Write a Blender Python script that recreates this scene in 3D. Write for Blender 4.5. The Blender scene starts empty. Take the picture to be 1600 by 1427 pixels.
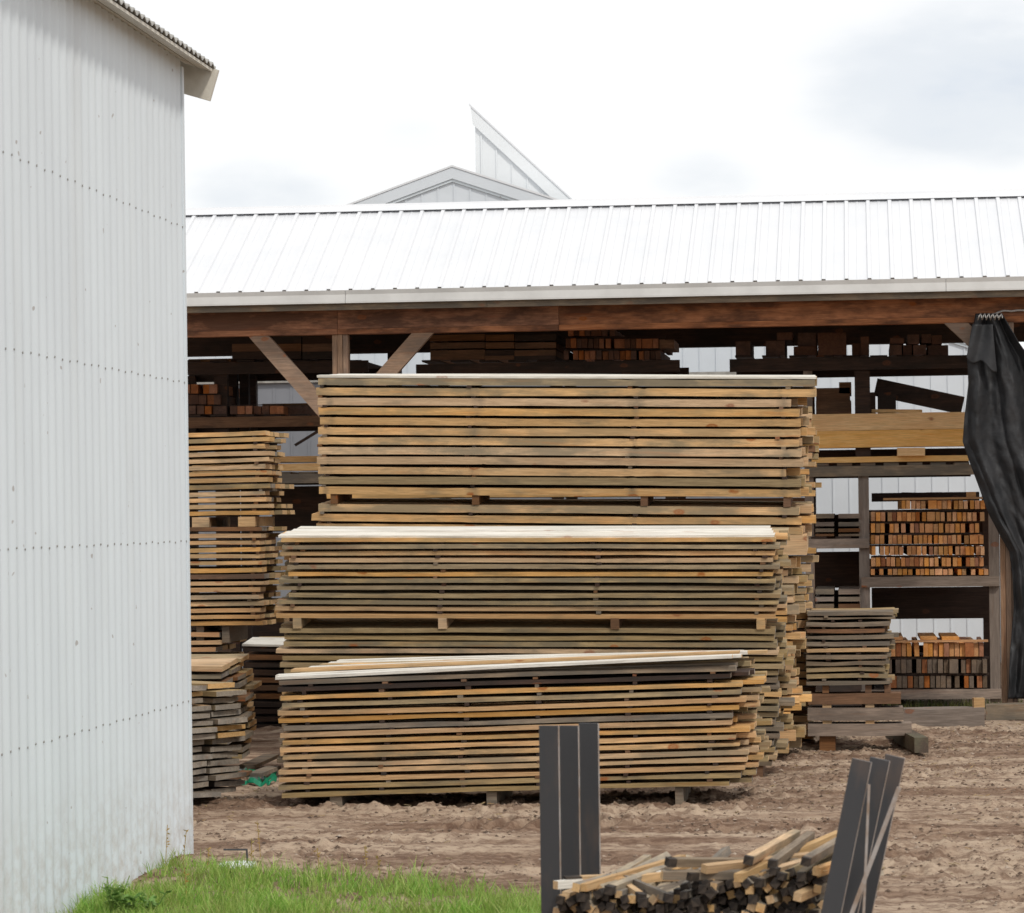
import bpy, math, random
import numpy as np
from mathutils import Matrix, Vector
R = math.radians
S = bpy.context.scene
C = S.collection
rnd = random.Random(7)

# ---------------------------------------------------------------- camera, sky, sun
FPX, CX, HY = 5000.0, 800.0, 806.0          # focal length in photo pixels, principal column, horizon row
CAMZ, YAW, ROLL = 2.1, math.atan(545 / FPX), -0.0125
cam = bpy.data.cameras.new('camera')
co = bpy.data.objects.new('camera', cam); C.objects.link(co)
ROT = Matrix.Rotation(YAW, 4, 'Z') @ Matrix.Rotation(R(90), 4, 'X') @ Matrix.Rotation(ROLL, 4, 'Z')
co.matrix_world = Matrix.Translation((0, 0, CAMZ)) @ ROT
cam.sensor_width = 36; cam.lens = FPX / 1600 * 36
cam.shift_y = (HY - 713.5) / 1600
cam.clip_start = .5; cam.clip_end = 3000
cam.dof.use_dof = True; cam.dof.focus_distance = 27; cam.dof.aperture_fstop = 9
S.camera = co

SUN_EL, SUN_AZ = R(50), Vector((.58, -.80))   # from the right, a little in front of the shed
sd = Vector((SUN_AZ.x, SUN_AZ.y, 0)).normalized() * math.cos(SUN_EL) + Vector((0, 0, math.sin(SUN_EL)))
sl = bpy.data.lights.new('sun', 'SUN'); sl.energy = 2.0; sl.angle = R(6); sl.color = (1, .95, .87)
so = bpy.data.objects.new('sun', sl); C.objects.link(so)
so.rotation_euler = sd.to_track_quat('Z', 'Y').to_euler(); so.location = (20, -10, 30)

S.view_settings.view_transform = 'Standard'; S.view_settings.look = 'None'
S.view_settings.exposure = 0.0; S.view_settings.gamma = 1.0
S.view_settings.use_curve_mapping = False
S.cycles.max_bounces = 6; S.cycles.diffuse_bounces = 4


def ray(px, py):
    return (ROT.to_3x3() @ Vector(((px - CX) / FPX, -(py - HY) / FPX, -1)))


def at(px, py, Y):
    """point of the vertical plane y = Y seen at photo pixel (px, py)"""
    d = ray(px, py)
    return Vector((0, 0, CAMZ)) + d * (Y / d.y)


def G(px, py, z=0.0):
    d = ray(px, py)
    return Vector((0, 0, CAMZ)) + d * ((z - CAMZ) / d.z)


def atd(px, py, D):
    return Vector((0, 0, CAMZ)) + ray(px, py) * D


W = bpy.data.worlds.new('World'); S.world = W; W.use_nodes = True
nt = W.node_tree; N = nt.nodes; L = nt.links; N.clear()
sky = N.new('ShaderNodeTexSky'); sky.sky_type = 'NISHITA'; sky.sun_disc = False
sky.sun_elevation = SUN_EL; sky.sun_rotation = math.atan2(sd.x, sd.y)
bg1 = N.new('ShaderNodeBackground'); bg1.inputs[1].default_value = .1; L.new(sky.outputs[0], bg1.inputs[0])
tc = N.new('ShaderNodeTexCoord')
cn = N.new('ShaderNodeTexNoise'); cn.inputs['Scale'].default_value = 9; cn.inputs['Detail'].default_value = 5; cn.inputs['Roughness'].default_value = .55
mp = N.new('ShaderNodeMapping'); mp.inputs['Scale'].default_value = (1, 1, 2.6); mp.inputs['Location'].default_value = (3.1, .4, .2)
L.new(tc.outputs['Generated'], mp.inputs[0]); L.new(mp.outputs[0], cn.inputs['Vector'])


def cloud_spot(px, py, rad, amt):
    d = ray(px, py).normalized()
    s = N.new('ShaderNodeVectorMath'); s.operation = 'SUBTRACT'; s.inputs[1].default_value = d
    L.new(tc.outputs['Generated'], s.inputs[0])
    m = N.new('ShaderNodeVectorMath'); m.operation = 'MULTIPLY'; m.inputs[1].default_value = (1, 1, 1.9)
    L.new(s.outputs[0], m.inputs[0])
    ln = N.new('ShaderNodeVectorMath'); ln.operation = 'LENGTH'; L.new(m.outputs[0], ln.inputs[0])
    r = N.new('ShaderNodeMapRange'); r.interpolation_type = 'SMOOTHSTEP'
    r.inputs[1].default_value = rad; r.inputs[2].default_value = rad * .1; r.inputs[3].default_value = 0; r.inputs[4].default_value = amt
    L.new(ln.outputs['Value'], r.inputs[0]); return r.outputs[0]


def add2(a, b, op='ADD'):
    m = N.new('ShaderNodeMath'); m.operation = op
    for i, v in enumerate((a, b)):
        if isinstance(v, (int, float)): m.inputs[i].default_value = v
        else: L.new(v, m.inputs[i])
    return m.outputs[0]


spots = add2(add2(cloud_spot(1540, 125, .085, .40), cloud_spot(400, 300, .046, .26)), add2(cloud_spot(1110, 285, .034, .2), cloud_spot(640, 215, .03, .08)))
cn2 = N.new('ShaderNodeTexNoise'); cn2.inputs['Scale'].default_value = 22; cn2.inputs['Detail'].default_value = 5; cn2.inputs['Roughness'].default_value = .5
L.new(mp.outputs[0], cn2.inputs['Vector'])
spots = add2(spots, add2(add2(cn2.outputs['Fac'], 1.7, 'MULTIPLY'), .05), 'MULTIPLY')
cm = add2(spots, add2(cn.outputs['Fac'], .30, 'MULTIPLY'))
rp = N.new('ShaderNodeValToRGB'); rp.color_ramp.interpolation = 'EASE'
rp.color_ramp.elements[0].position = .20; rp.color_ramp.elements[0].color = (1.14, 1.14, 1.14, 1)
rp.color_ramp.elements[1].position = .92; rp.color_ramp.elements[1].color = (.60, .70, .86, 1)
e = rp.color_ramp.elements.new(.45); e.color = (.92, .955, 1.0, 1)
L.new(cm, rp.inputs[0])
bg2 = N.new('ShaderNodeBackground'); bg2.inputs[1].default_value = .95; L.new(rp.outputs[0], bg2.inputs[0])
mx = N.new('ShaderNodeMixShader'); mx.inputs[0].default_value = .9
L.new(bg1.outputs[0], mx.inputs[1]); L.new(bg2.outputs[0], mx.inputs[2])
wo = N.new('ShaderNodeOutputWorld'); L.new(mx.outputs[0], wo.inputs[0])


# ---------------------------------------------------------------- helpers
class MB:
    def __init__(s): s.v = []; s.f = []; s.m = []; s.st = []

    def face(s, idx, m=0): s.f.append(tuple(idx)); s.m.append(m)

    def hexa(s, p, m=0, ends=None):
        """p: 8 points, 0-3 one end loop, 4-7 the other"""
        b = len(s.v); s.v += [tuple(q) for q in p]
        e = m if ends is None else ends
        s.face((b + 3, b + 2, b + 1, b), e); s.face((b + 4, b + 5, b + 6, b + 7), e)
        for i in range(4):
            j = (i + 1) % 4
            s.face((b + i, b + j, b + 4 + j, b + 4 + i), m)
        return s

    def box(s, x0, x1, y0, y1, z0, z1, m=0, ends=None):
        return s.hexa([(x0, y0, z0), (x0, y1, z0), (x0, y1, z1), (x0, y0, z1),
                       (x1, y0, z0), (x1, y1, z0), (x1, y1, z1), (x1, y0, z1)], m, ends)

    def beam(s, p, q, w, h, up=(0, 0, 1), m=0, ends=None, twist=0):
        p, q = Vector(p), Vector(q); a = (q - p).normalized(); up = Vector(up)
        r = a.cross(up).normalized(); u = r.cross(a).normalized()
        if twist:
            r, u = r * math.cos(twist) + u * math.sin(twist), u * math.cos(twist) - r * math.sin(twist)
        off = [(-1, -1), (1, -1), (1, 1), (-1, 1)]
        P = [p + r * (w / 2 * i) + u * (h / 2 * j) for i, j in off] + [q + r * (w / 2 * i) + u * (h / 2 * j) for i, j in off]
        return s.hexa(P, m, ends)

    def tube(s, pts, r, n=8, m=0):
        pts = [Vector(p) for p in pts]; b = len(s.v)
        for k, p in enumerate(pts):
            a = (pts[min(k + 1, len(pts) - 1)] - pts[max(k - 1, 0)]).normalized()
            x = a.cross(Vector((.3, .2, 1))).normalized(); y = a.cross(x)
            for i in range(n):
                t = 2 * math.pi * i / n; s.v.append(tuple(p + x * (r * math.cos(t)) + y * (r * math.sin(t))))
        for k in range(len(pts) - 1):
            for i in range(n):
                j = (i + 1) % n; s.face((b + k * n + i, b + k * n + j, b + k * n + n + j, b + k * n + n + i), m)
        s.face([b + i for i in range(n)][::-1], m); s.face([b + (len(pts) - 1) * n + i for i in range(n)], m)
        return s

    def prism(s, poly, off, m=0):
        """poly: 3-d points, off: extrusion vector"""
        b = len(s.v); n = len(poly); off = Vector(off)
        s.v += [tuple(p) for p in poly] + [tuple(Vector(p) + off) for p in poly]
        s.face(range(b, b + n), m); s.face([b + n + i for i in range(n)][::-1], m)
        for i in range(n):
            j = (i + 1) % n; s.face((b + j, b + i, b + n + i, b + n + j), m)
        return s

    def grid(s, P, m=0, close=None):
        """P[i][j] points; close = thickness vector for a second skin"""
        b = len(s.v); ni, nj = len(P), len(P[0])
        for row in P: s.v += [tuple(p) for p in row]
        for i in range(ni - 1):
            for j in range(nj - 1):
                s.face((b + i * nj + j, b + i * nj + j + 1, b + (i + 1) * nj + j + 1, b + (i + 1) * nj + j), m)
        if close is not None:
            o = Vector(close); b2 = len(s.v)
            for row in P: s.v += [tuple(Vector(p) + o) for p in row]
            for i in range(ni - 1):
                for j in range(nj - 1):
                    s.face((b2 + i * nj + j, b2 + (i + 1) * nj + j, b2 + (i + 1) * nj + j + 1, b2 + i * nj + j + 1), m)
            rim = [(i, 0) for i in range(ni)] + [(ni - 1, j) for j in range(1, nj)] + [(i, nj - 1) for i in range(ni - 2, -1, -1)] + [(0, j) for j in range(nj - 2, 0, -1)]
            for k in range(len(rim)):
                a, c = rim[k], rim[(k + 1) % len(rim)]
                s.face((b + a[0] * nj + a[1], b + c[0] * nj + c[1], b2 + c[0] * nj + c[1], b2 + a[0] * nj + a[1]), m)
        return s

    def build(s, name, mats, parent=None, matrix=None, smooth=False):
        me = bpy.data.meshes.new(name); me.from_pydata(s.v, [], s.f)
        for mm in (mats if isinstance(mats, (list, tuple)) else [mats]): me.materials.append(mm)
        me.polygons.foreach_set('material_index', s.m)
        if smooth: me.polygons.foreach_set('use_smooth', [True] * len(s.f))
        me.update()
        if len(s.st) == len(s.v) and s.st:
            at_ = me.attributes.new('stain', 'FLOAT', 'POINT'); at_.data.foreach_set('value', s.st)
        o = bpy.data.objects.new(name, me); C.objects.link(o)
        if parent:
            o.parent = parent; o.matrix_parent_inverse = parent.matrix_basis.inverted()
        if matrix is not None: o.matrix_basis = matrix
        return o


def tag(o, label=None, cat=None, group=None, kind=None):
    if label: o['label'] = label
    if cat: o['category'] = cat
    if group: o['group'] = group
    if kind: o['kind'] = kind
    return o


def thing(name, label, cat, loc=(0, 0, 0), group=None):
    o = bpy.data.objects.new(name, None); C.objects.link(o); o.location = loc; o.empty_display_size = .2
    return tag(o, label, cat, group)


ONES = 'zeroth first second third fourth fifth sixth seventh eighth ninth tenth eleventh twelfth thirteenth fourteenth fifteenth sixteenth seventeenth eighteenth nineteenth'.split()


def nth(n):
    if n < 20: return ONES[n]
    t = {2: 'twent', 3: 'thirt', 4: 'fort', 5: 'fift'}[n // 10]
    return t + 'ieth' if n % 10 == 0 else t + 'y-' + ONES[n % 10]


# ---------------------------------------------------------------- materials
def newmat(name):
    m = bpy.data.materials.new(name); m.use_nodes = True
    n = m.node_tree.nodes; n.clear()
    o = n.new('ShaderNodeOutputMaterial'); p = n.new('ShaderNodeBsdfPrincipled')
    m.node_tree.links.new(p.outputs[0], o.inputs[0])
    return m, n, m.node_tree.links, p


def nd(n, t, **kw):
    x = n.new(t)
    for k, v in kw.items(): setattr(x, k, v)
    return x


def ramp(n, l, src, stops):
    r = n.new('ShaderNodeValToRGB'); e = r.color_ramp.elements
    for i, (p, c) in enumerate(stops):
        el = e[i] if i < 2 else e.new(p)
        el.position = p; el.color = (c, c, c, 1) if isinstance(c, (int, float)) else (*c, 1)
    l.new(src, r.inputs[0]); return r.outputs[0]


def mixc(n, l, f, a, b, mode='MIX'):
    x = n.new('ShaderNodeMix'); x.data_type = 'RGBA'; x.blend_type = mode
    for sock, v in ((x.inputs[0], f), (x.inputs[6], a), (x.inputs[7], b)):
        if isinstance(v, (int, float)): sock.default_value = v
        elif isinstance(v, (tuple, list)): sock.default_value = (*v, 1)
        else: l.new(v, sock)
    return x.outputs[2]


def noise(n, l, vec, scale, detail=4, rough=.55, mscale=None):
    if mscale is not None:
        m = n.new('ShaderNodeMapping'); m.inputs['Scale'].default_value = mscale; l.new(vec, m.inputs[0]); vec = m.outputs[0]
    x = n.new('ShaderNodeTexNoise'); x.inputs['Scale'].default_value = scale; x.inputs['Detail'].default_value = detail; x.inputs['Roughness'].default_value = rough
    l.new(vec, x.inputs['Vector']); return x.outputs['Fac']


def wood(name, c1, c2, stain=(.13, .13, .085), stain_amt=.5, knots=.9, var=(.72, 1.2), island=False, long_axis=0, saw=.35, rough=.8):
    m, n, l, p = newmat(name)
    tc = n.new('ShaderNodeTexCoord')
    if island:
        g = n.new('ShaderNodeNewGeometry'); rand = g.outputs['Random Per Island']
    else:
        oi = n.new('ShaderNodeObjectInfo'); rand = oi.outputs['Random']
    w = nd(n, 'ShaderNodeTexWhiteNoise', noise_dimensions='1D'); l.new(rand, w.inputs['W'])
    sc = nd(n, 'ShaderNodeVectorMath', operation='MULTIPLY_ADD'); sc.inputs[1].default_value = (37, 53, 71)
    l.new(w.outputs['Color'], sc.inputs[0]); l.new(tc.outputs['Object'], sc.inputs[2]); v = sc.outputs[0]
    ax = [14, 14, 14]; ax[long_axis] = .9
    grain = noise(n, l, v, 3.0, 6, .6, ax)
    col = mixc(n, l, ramp(n, l, grain, [(.3, 0.0), (.7, 1.0)]), c1, c2)
    ax2 = [40, 40, 40]; ax2[long_axis] = 1.6
    fine = noise(n, l, v, 4.0, 3, .6, ax2)
    col = mixc(n, l, ramp(n, l, fine, [(.36, .5), (.6, 0.0)]), col, tuple(x * .5 for x in c2))
    # mildew and weather stains
    sx = [5, 5, 5]; sx[long_axis] = 1.6
    st = noise(n, l, v, 1.3, 5, .62, sx)
    sh = nd(n, 'ShaderNodeMath', operation='MULTIPLY_ADD'); sh.inputs[1].default_value = .26; l.new(w.outputs['Value'], sh.inputs[0]); l.new(st, sh.inputs[2])
    col = mixc(n, l, ramp(n, l, sh.outputs[0], [(.57, 0.0), (.77, stain_amt)]), col, stain)
    ta = nd(n, 'ShaderNodeAttribute', attribute_name='stain')
    tm = nd(n, 'ShaderNodeMath', operation='MULTIPLY'); l.new(ta.outputs['Fac'], tm.inputs[0])
    l.new(ramp(n, l, noise(n, l, v, 9, 4, .6), [(.3, .25), (.6, .85)]), tm.inputs[1])
    col = mixc(n, l, tm.outputs[0], col, (.115, .105, .08))
    rx = [9, 9, 9]; rx[long_axis] = .55
    col = mixc(n, l, ramp(n, l, noise(n, l, v, 2.1, 5, .62, rx), [(.56, 0.0), (.70, .45)]), col, tuple(q * w_ for q, w_ in zip(c2, (.85, .60, .45))))
    if knots:
        kx = [2.6, 5.0, 5.0]
        vm = n.new('ShaderNodeMapping'); vm.inputs['Scale'].default_value = kx; l.new(v, vm.inputs[0])
        vo = n.new('ShaderNodeTexVoronoi'); vo.inputs['Scale'].default_value = 1.0; l.new(vm.outputs[0], vo.inputs['Vector'])
        kd = nd(n, 'ShaderNodeMath', operation='MULTIPLY_ADD'); kd.inputs[1].default_value = .16; kd.inputs[2].default_value = -.05
        l.new(noise(n, l, v, 14, 3), kd.inputs[0]); ka = nd(n, 'ShaderNodeMath', operation='ADD'); l.new(kd.outputs[0], ka.inputs[0]); l.new(vo.outputs['Distance'], ka.inputs[1])
        k = ramp(n, l, ka.outputs[0], [(.04, knots), (.175, .0), (.075, knots * .5), (.12, knots * .95)])
        col = mixc(n, l, k, col, (.30, .10, .035))
    hs = n.new('ShaderNodeHueSaturation'); l.new(col, hs.inputs['Color'])
    mr = n.new('ShaderNodeMapRange'); mr.inputs[3].default_value = var[0]; mr.inputs[4].default_value = var[1]
    l.new(w.outputs['Value'], mr.inputs[0]); l.new(mr.outputs[0], hs.inputs['Value'])
    sp = nd(n, 'ShaderNodeSeparateColor'); l.new(w.outputs['Color'], sp.inputs[0])
    mr2 = n.new('ShaderNodeMapRange'); mr2.inputs[3].default_value = .86; mr2.inputs[4].default_value = 1.12
    l.new(sp.outputs[1], mr2.inputs[0]); l.new(mr2.outputs[0], hs.inputs['Saturation'])
    l.new(hs.outputs[0], p.inputs['Base Color'])
    p.inputs['Roughness'].default_value = rough; p.inputs['Specular IOR Level'].default_value = .25
    bx = [16, 16, 16]; bx[long_axis] = 60
    sawn = noise(n, l, v, 3, 3, .6, bx)
    b = n.new('ShaderNodeBump'); b.inputs['Strength'].default_value = saw; b.inputs['Distance'].default_value = .004
    l.new(sawn, b.inputs['Height']); l.new(b.outputs[0], p.inputs['Normal'])
    return m


def plain(name, c1, c2=None, scale=6, rough=.6, metal=0, spec=.4, bump=0, bscale=60, mscale=(1, 1, 1), lo=.4, hi=.65, detail=5):
    m, n, l, p = newmat(name)
    tc = n.new('ShaderNodeTexCoord'); v = tc.outputs['Object']
    if c2 is not None:
        l.new(mixc(n, l, ramp(n, l, noise(n, l, v, scale, detail, .6, mscale), [(lo, 0.0), (hi, 1.0)]), c1, c2), p.inputs['Base Color'])
    else: p.inputs['Base Color'].default_value = (*c1, 1)
    p.inputs['Roughness'].default_value = rough; p.inputs['Metallic'].default_value = metal; p.inputs['Specular IOR Level'].default_value = spec
    if bump:
        b = n.new('ShaderNodeBump'); b.inputs['Strength'].default_value = bump; b.inputs['Distance'].default_value = .006
        l.new(noise(n, l, v, bscale, 4), b.inputs['Height']); l.new(b.outputs[0], p.inputs['Normal'])
    return m


GOLD = wood('golden_pine', (.76, .475, .22), (.60, .335, .135))
TAN = wood('tan_pine', (.73, .49, .265), (.56, .355, .18), stain=(.18, .155, .105), stain_amt=.75)
OLIVE = wood('mildewed_pine', (.49, .365, .20), (.335, .24, .125), stain=(.14, .12, .085), stain_amt=.8)
GREY = wood('grey_weathered_pine', (.33, .26, .185), (.21, .158, .11), stain=(.09, .085, .075), stain_amt=.7, knots=.3)
BLEACH = wood('bleached_pine', (.80, .775, .71), (.70, .665, .59), stain=(.35, .31, .25), stain_amt=.4, knots=.5, var=(.9, 1.15))
DARK = wood('dark_shade_pine', (.085, .050, .035), (.045, .028, .022), stain=(.02, .018, .016), stain_amt=.7, knots=.3)  # dark pine, also carries the shade of wood under roofs and in gaps
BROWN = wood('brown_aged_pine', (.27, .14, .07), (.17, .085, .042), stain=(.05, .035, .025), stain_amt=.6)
ORANGE = wood('orange_fresh_pine', (.74, .42, .17), (.58, .29, .11), stain=(.32, .13, .05), stain_amt=.5, knots=.3, var=(.6, 1.2))
BIGO = wood('yellow_fir_timber', (.90, .62, .31), (.80, .48, .19), stain=(.62, .31, .11), stain_amt=.35, var=(.95, 1.1))
REDB = wood('red_brown_header', (.54, .255, .14), (.34, .15, .082), stain=(.07, .036, .025), stain_amt=.8, var=(.85, 1.15))
POSTW = wood('weathered_post_wood', (.42, .28, .19), (.28, .18, .12), stain=(.13, .10, .085), stain_amt=.6, long_axis=2)
BRACEW = wood('weathered_brace_wood', (.42, .28, .19), (.29, .19, .13), stain=(.14, .11, .09), stain_amt=.6)
RACKW = wood('grey_rack_wood', (.36, .29, .24), (.24, .19, .155), stain=(.09, .075, .065), stain_amt=.6)
RACKP = wood('grey_rack_post_wood', (.36, .29, .24), (.24, .19, .155), stain=(.09, .075, .065), stain_amt=.6, long_axis=2)
ENDL = wood('pale_sawn_end', (.78, .53, .28), (.62, .39, .18), stain=(.38, .28, .17), stain_amt=.5, knots=0)
ENDG = wood('grey_sawn_end', (.42, .37, .30), (.3, .25, .2), stain=(.12, .11, .1), stain_amt=.7, knots=0)
HIDW = wood('inner_stack_wood', (.50, .36, .19), (.38, .27, .14), island=True)
STAKE = wood('stake_wood', (.54, .44, .30), (.37, .30, .21), stain=(.14, .13, .12), stain_amt=.8, knots=.2, long_axis=0)
TAR = plain('tarred_stake_end', (.018, .014, .012), (.06, .045, .034), 26, .85)
WHITEW = plain('white_corrugated_paint', (.66, .72, .76), (.625, .68, .72), 2.2, .75, spec=.2, mscale=(1, 1, .35))
n, l = WHITEW.node_tree.nodes, WHITEW.node_tree.links; p = [q for q in n if q.type == 'BSDF_PRINCIPLED'][0]
base_ = p.inputs['Base Color'].links[0].from_socket; tcw = n.new('ShaderNodeTexCoord'); spz = n.new('ShaderNodeSeparateXYZ'); l.new(tcw.outputs['Object'], spz.inputs[0])
mz = n.new('ShaderNodeMapRange'); mz.inputs[1].default_value = .75; mz.inputs[2].default_value = .05; mz.inputs[3].default_value = 0; mz.inputs[4].default_value = .55; l.new(spz.outputs[2], mz.inputs[0])
mm_ = nd(n, 'ShaderNodeMath', operation='MULTIPLY'); l.new(mz.outputs[0], mm_.inputs[0]); l.new(ramp(n, l, noise(n, l, tcw.outputs['Object'], 11, 6, .7), [(.42, 0.0), (.66, 1.0)]), mm_.inputs[1])
c_ = mixc(n, l, mm_.outputs[0], base_, (.36, .29, .22))
c_ = mixc(n, l, ramp(n, l, noise(n, l, tcw.outputs['Object'], 3.2, 2, .5, (1, 1, .12)), [(.52, 0.0), (.75, .16)]), c_, (.50, .50, .47))
c_ = mixc(n, l, ramp(n, l, noise(n, l, tcw.outputs['Object'], 17, 1, .4), [(.765, 0.0), (.79, .55)]), c_, (.22, .16, .12))
l.new(c_, p.inputs['Base Color'])
WHITER = plain('white_roof_paint', (.665, .675, .695), (.63, .645, .67), 1.5, .35, spec=.5)
TRIMW = plain('white_trim_paint', (.54, .535, .52), (.47, .465, .45), 3, .5)
GALV = plain('weathered_galvanised', (.44, .425, .39), (.28, .265, .24), 9, .45, metal=.5)
CREAM = plain('cream_painted_board', (.60, .57, .50), (.5, .47, .4), 8, .6)
GABLE = plain('pale_grey_metal_panel', (.62, .66, .70), (.58, .62, .66), 1.2, .6)
SHADEM = plain('shade_grey_panel', (.22, .23, .255), (.19, .2, .22), 1.5, .5)  # shade on the low rear wall is put into this grey
STEEL = plain('dark_mill_steel', (.056, .057, .061), (.12, .09, .075), 7, .5, metal=.3, mscale=(1, 1, .3), lo=.5, hi=.8, bump=.08, bscale=40)
RUST = plain('rusty_cut_edge', (.36, .33, .31), (.26, .19, .14), 14, .6, metal=.2)
TARP = plain('black_woven_tarp', (.018, .019, .021), (.03, .03, .032), 4, .5, spec=.3, bump=.9, bscale=16)
ROPE = plain('pale_rope_fibre', (.5, .49, .47), (.35, .34, .33), 60, .8)
STRAP = plain('green_plastic_strap', (.01, .17, .09), (.015, .26, .14), 12, .4)
PLAST = plain('white_plastic_sheet', (.7, .72, .73), (.6, .62, .63), 12, .4)
SCREW = plain('grey_screw_head', (.3, .295, .28), None, rough=.5, metal=.4)


# ---------------------------------------------------------------- ground
def vnoise(x, y, seed=0):
    xi, yi = np.floor(x).astype(np.int64), np.floor(y).astype(np.int64)
    fx, fy = x - xi, y - yi; fx = fx * fx * (3 - 2 * fx); fy = fy * fy * (3 - 2 * fy)

    def h(a, b):
        k = (a * 374761393 + b * 668265263 + seed * 974711) & 0xffffffff
        k = ((k ^ (k >> 13)) * 1274126177) & 0xffffffff
        return ((k ^ (k >> 16)) & 0xffff) / 65535.0
    return (h(xi, yi) * (1 - fx) + h(xi + 1, yi) * fx) * (1 - fy) + (h(xi, yi + 1) * (1 - fx) + h(xi + 1, yi + 1) * fx) * fy


def fbm(x, y, o=4, seed=0):
    a, t, s = .5, 0, 0
    for i in range(o):
        t = t + a * vnoise(x * 2 ** i, y * 2 ** i, seed + i); s += a; a *= .5
    return t / s


TREAD = (G(850, 1284).y, G(672, 1284).x, G(1030, 1284).x)


def height(x, y):
    x, y = np.asarray(x, float), np.asarray(y, float)
    near = np.clip(1 - np.abs(y - 22) / 22, 0, 1)
    h = (fbm(x / 3, y / 3, 3, 3) - .5) * .10
    yy = y + .10 * x + .25 * (fbm(x / 2.2, y / 2.2, 2, 9) - .5)      # wheel ruts run across the yard
    rut = np.zeros_like(yy)
    for c, w, a in ((17.6, .22, .05), (18.7, .16, .045), (19.6, .20, .06), (20.4, .14, .05), (21.2, .18, .05), (22.2, .16, .05), (29.6, .22, .05), (31.1, .25, .06)):
        t = (yy - c) / w
        rut -= a * np.exp(-t * t) - a * .55 * np.exp(-(np.abs(t) - 1.7) ** 2 * 2.2)
        rut += a * .7 * np.exp(-t * t) * (np.sin(x * 2 * np.pi / .21) > .1)
    m = np.clip((fbm(x / 1.7, y / .9, 3, 21) - .42) * 5, 0, 1)
    clod = np.clip(fbm(x / .075, y / .10, 3, 33) - .5, 0, 1) * .14 + np.clip(fbm(x / .22, y / .2, 2, 38) - .6, 0, 1) * .08
    fine = (vnoise(x / .022, y / .05, 55) - .5) * .012
    ty = np.abs(y - TREAD[0] - .04 * (x - TREAD[1])); ins = np.clip((.26 - ty) / .05, 0, 1) * np.clip((x - TREAD[1]) / .2, 0, 1) * np.clip((TREAD[2] - x) / .2, 0, 1)
    lug = np.clip(np.sin(2 * np.pi * (x + .55 * ty) / .155) * 1.6, -1, 1)
    m = m * (1 - .9 * ins); h = h + ins * (.06 * lug - .015)
    return (h * .7 + rut * (.35 + .65 * m) + clod * (.12 + .88 * m) + fine) * (.25 + .75 * near) - .02


def axis(lo, hi, d, far):
    a = list(np.arange(lo, hi, d)); s = d; p = a[-1]
    while p < far: s *= 1.22; p += s; a.append(p)
    s = d; p = a[0]
    while p > -far: s *= 1.22; p -= s; a.insert(0, p)
    return np.array(a)


xs, ys = axis(-5.2, 2.4, .018, 420), axis(16.3, 33.5, .042, 420)
XX, YY = np.meshgrid(xs, ys, indexing='ij')
ZZ = height(XX, YY)
co_ = np.stack([XX, YY, ZZ], -1).reshape(-1, 3)
nx, ny = len(xs), len(ys)
i0 = (np.arange(nx - 1)[:, None] * ny + np.arange(ny - 1)[None, :]).ravel()
quads = np.stack([i0, i0 + ny, i0 + ny + 1, i0 + 1], -1)
me = bpy.data.meshes.new('ground'); me.vertices.add(len(co_)); me.vertices.foreach_set('co', co_.ravel())
me.loops.add(quads.size); me.loops.foreach_set('vertex_index', quads.ravel().astype(np.int32))
me.polygons.add(len(quads)); me.polygons.foreach_set('loop_start', np.arange(0, quads.size, 4, dtype=np.int32))
me.polygons.foreach_set('use_smooth', np.ones(len(quads), bool)); me.update(); me.validate()
ground = bpy.data.objects.new('ground', me); C.objects.link(ground); ground['kind'] = 'structure'
m, n, l, p = newmat('yard_dirt')
tcn = n.new('ShaderNodeTexCoord'); v = tcn.outputs['Object']
big = noise(n, l, v, 1.0, 6, .62, (.3, 1.6, 1))
med = noise(n, l, v, 11, 8, .72, (.6, 1.0, 1))
sml = noise(n, l, v, 110, 4, .75)
col = mixc(n, l, ramp(n, l, big, [(.44, 0.0), (.58, 1.0)]), (.44, .335, .245), (.25, .165, .112))
col = mixc(n, l, ramp(n, l, med, [(.46, 0.0), (.59, .7)]), col, (.15, .09, .06))
mm2 = nd(n, 'ShaderNodeMath', operation='MULTIPLY'); l.new(ramp(n, l, med, [(.42, 0.0), (.56, 1.0)]), mm2.inputs[0]); l.new(ramp(n, l, big, [(.46, 0.0), (.62, .85)]), mm2.inputs[1])
col = mixc(n, l, mm2.outputs[0], col, (.125, .072, .048))
col = mixc(n, l, ramp(n, l, sml, [(.58, 0.0), (.74, .55)]), col, (.52, .45, .37))
col = mixc(n, l, ramp(n, l, sml, [(.28, .6), (.42, 0.0)]), col, (.12, .08, .055))
l.new(col, p.inputs['Base Color']); p.inputs['Roughness'].default_value = .95; p.inputs['Specular IOR Level'].default_value = .15
b = n.new('ShaderNodeBump'); b.inputs['Strength'].default_value = .7; b.inputs['Distance'].default_value = .02
l.new(noise(n, l, v, 70, 6, .75), b.inputs['Height']); l.new(b.outputs[0], p.inputs['Normal'])
me.materials.append(m)


def gz(x, y): return float(height(np.array([x]), np.array([y]))[0])


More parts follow.
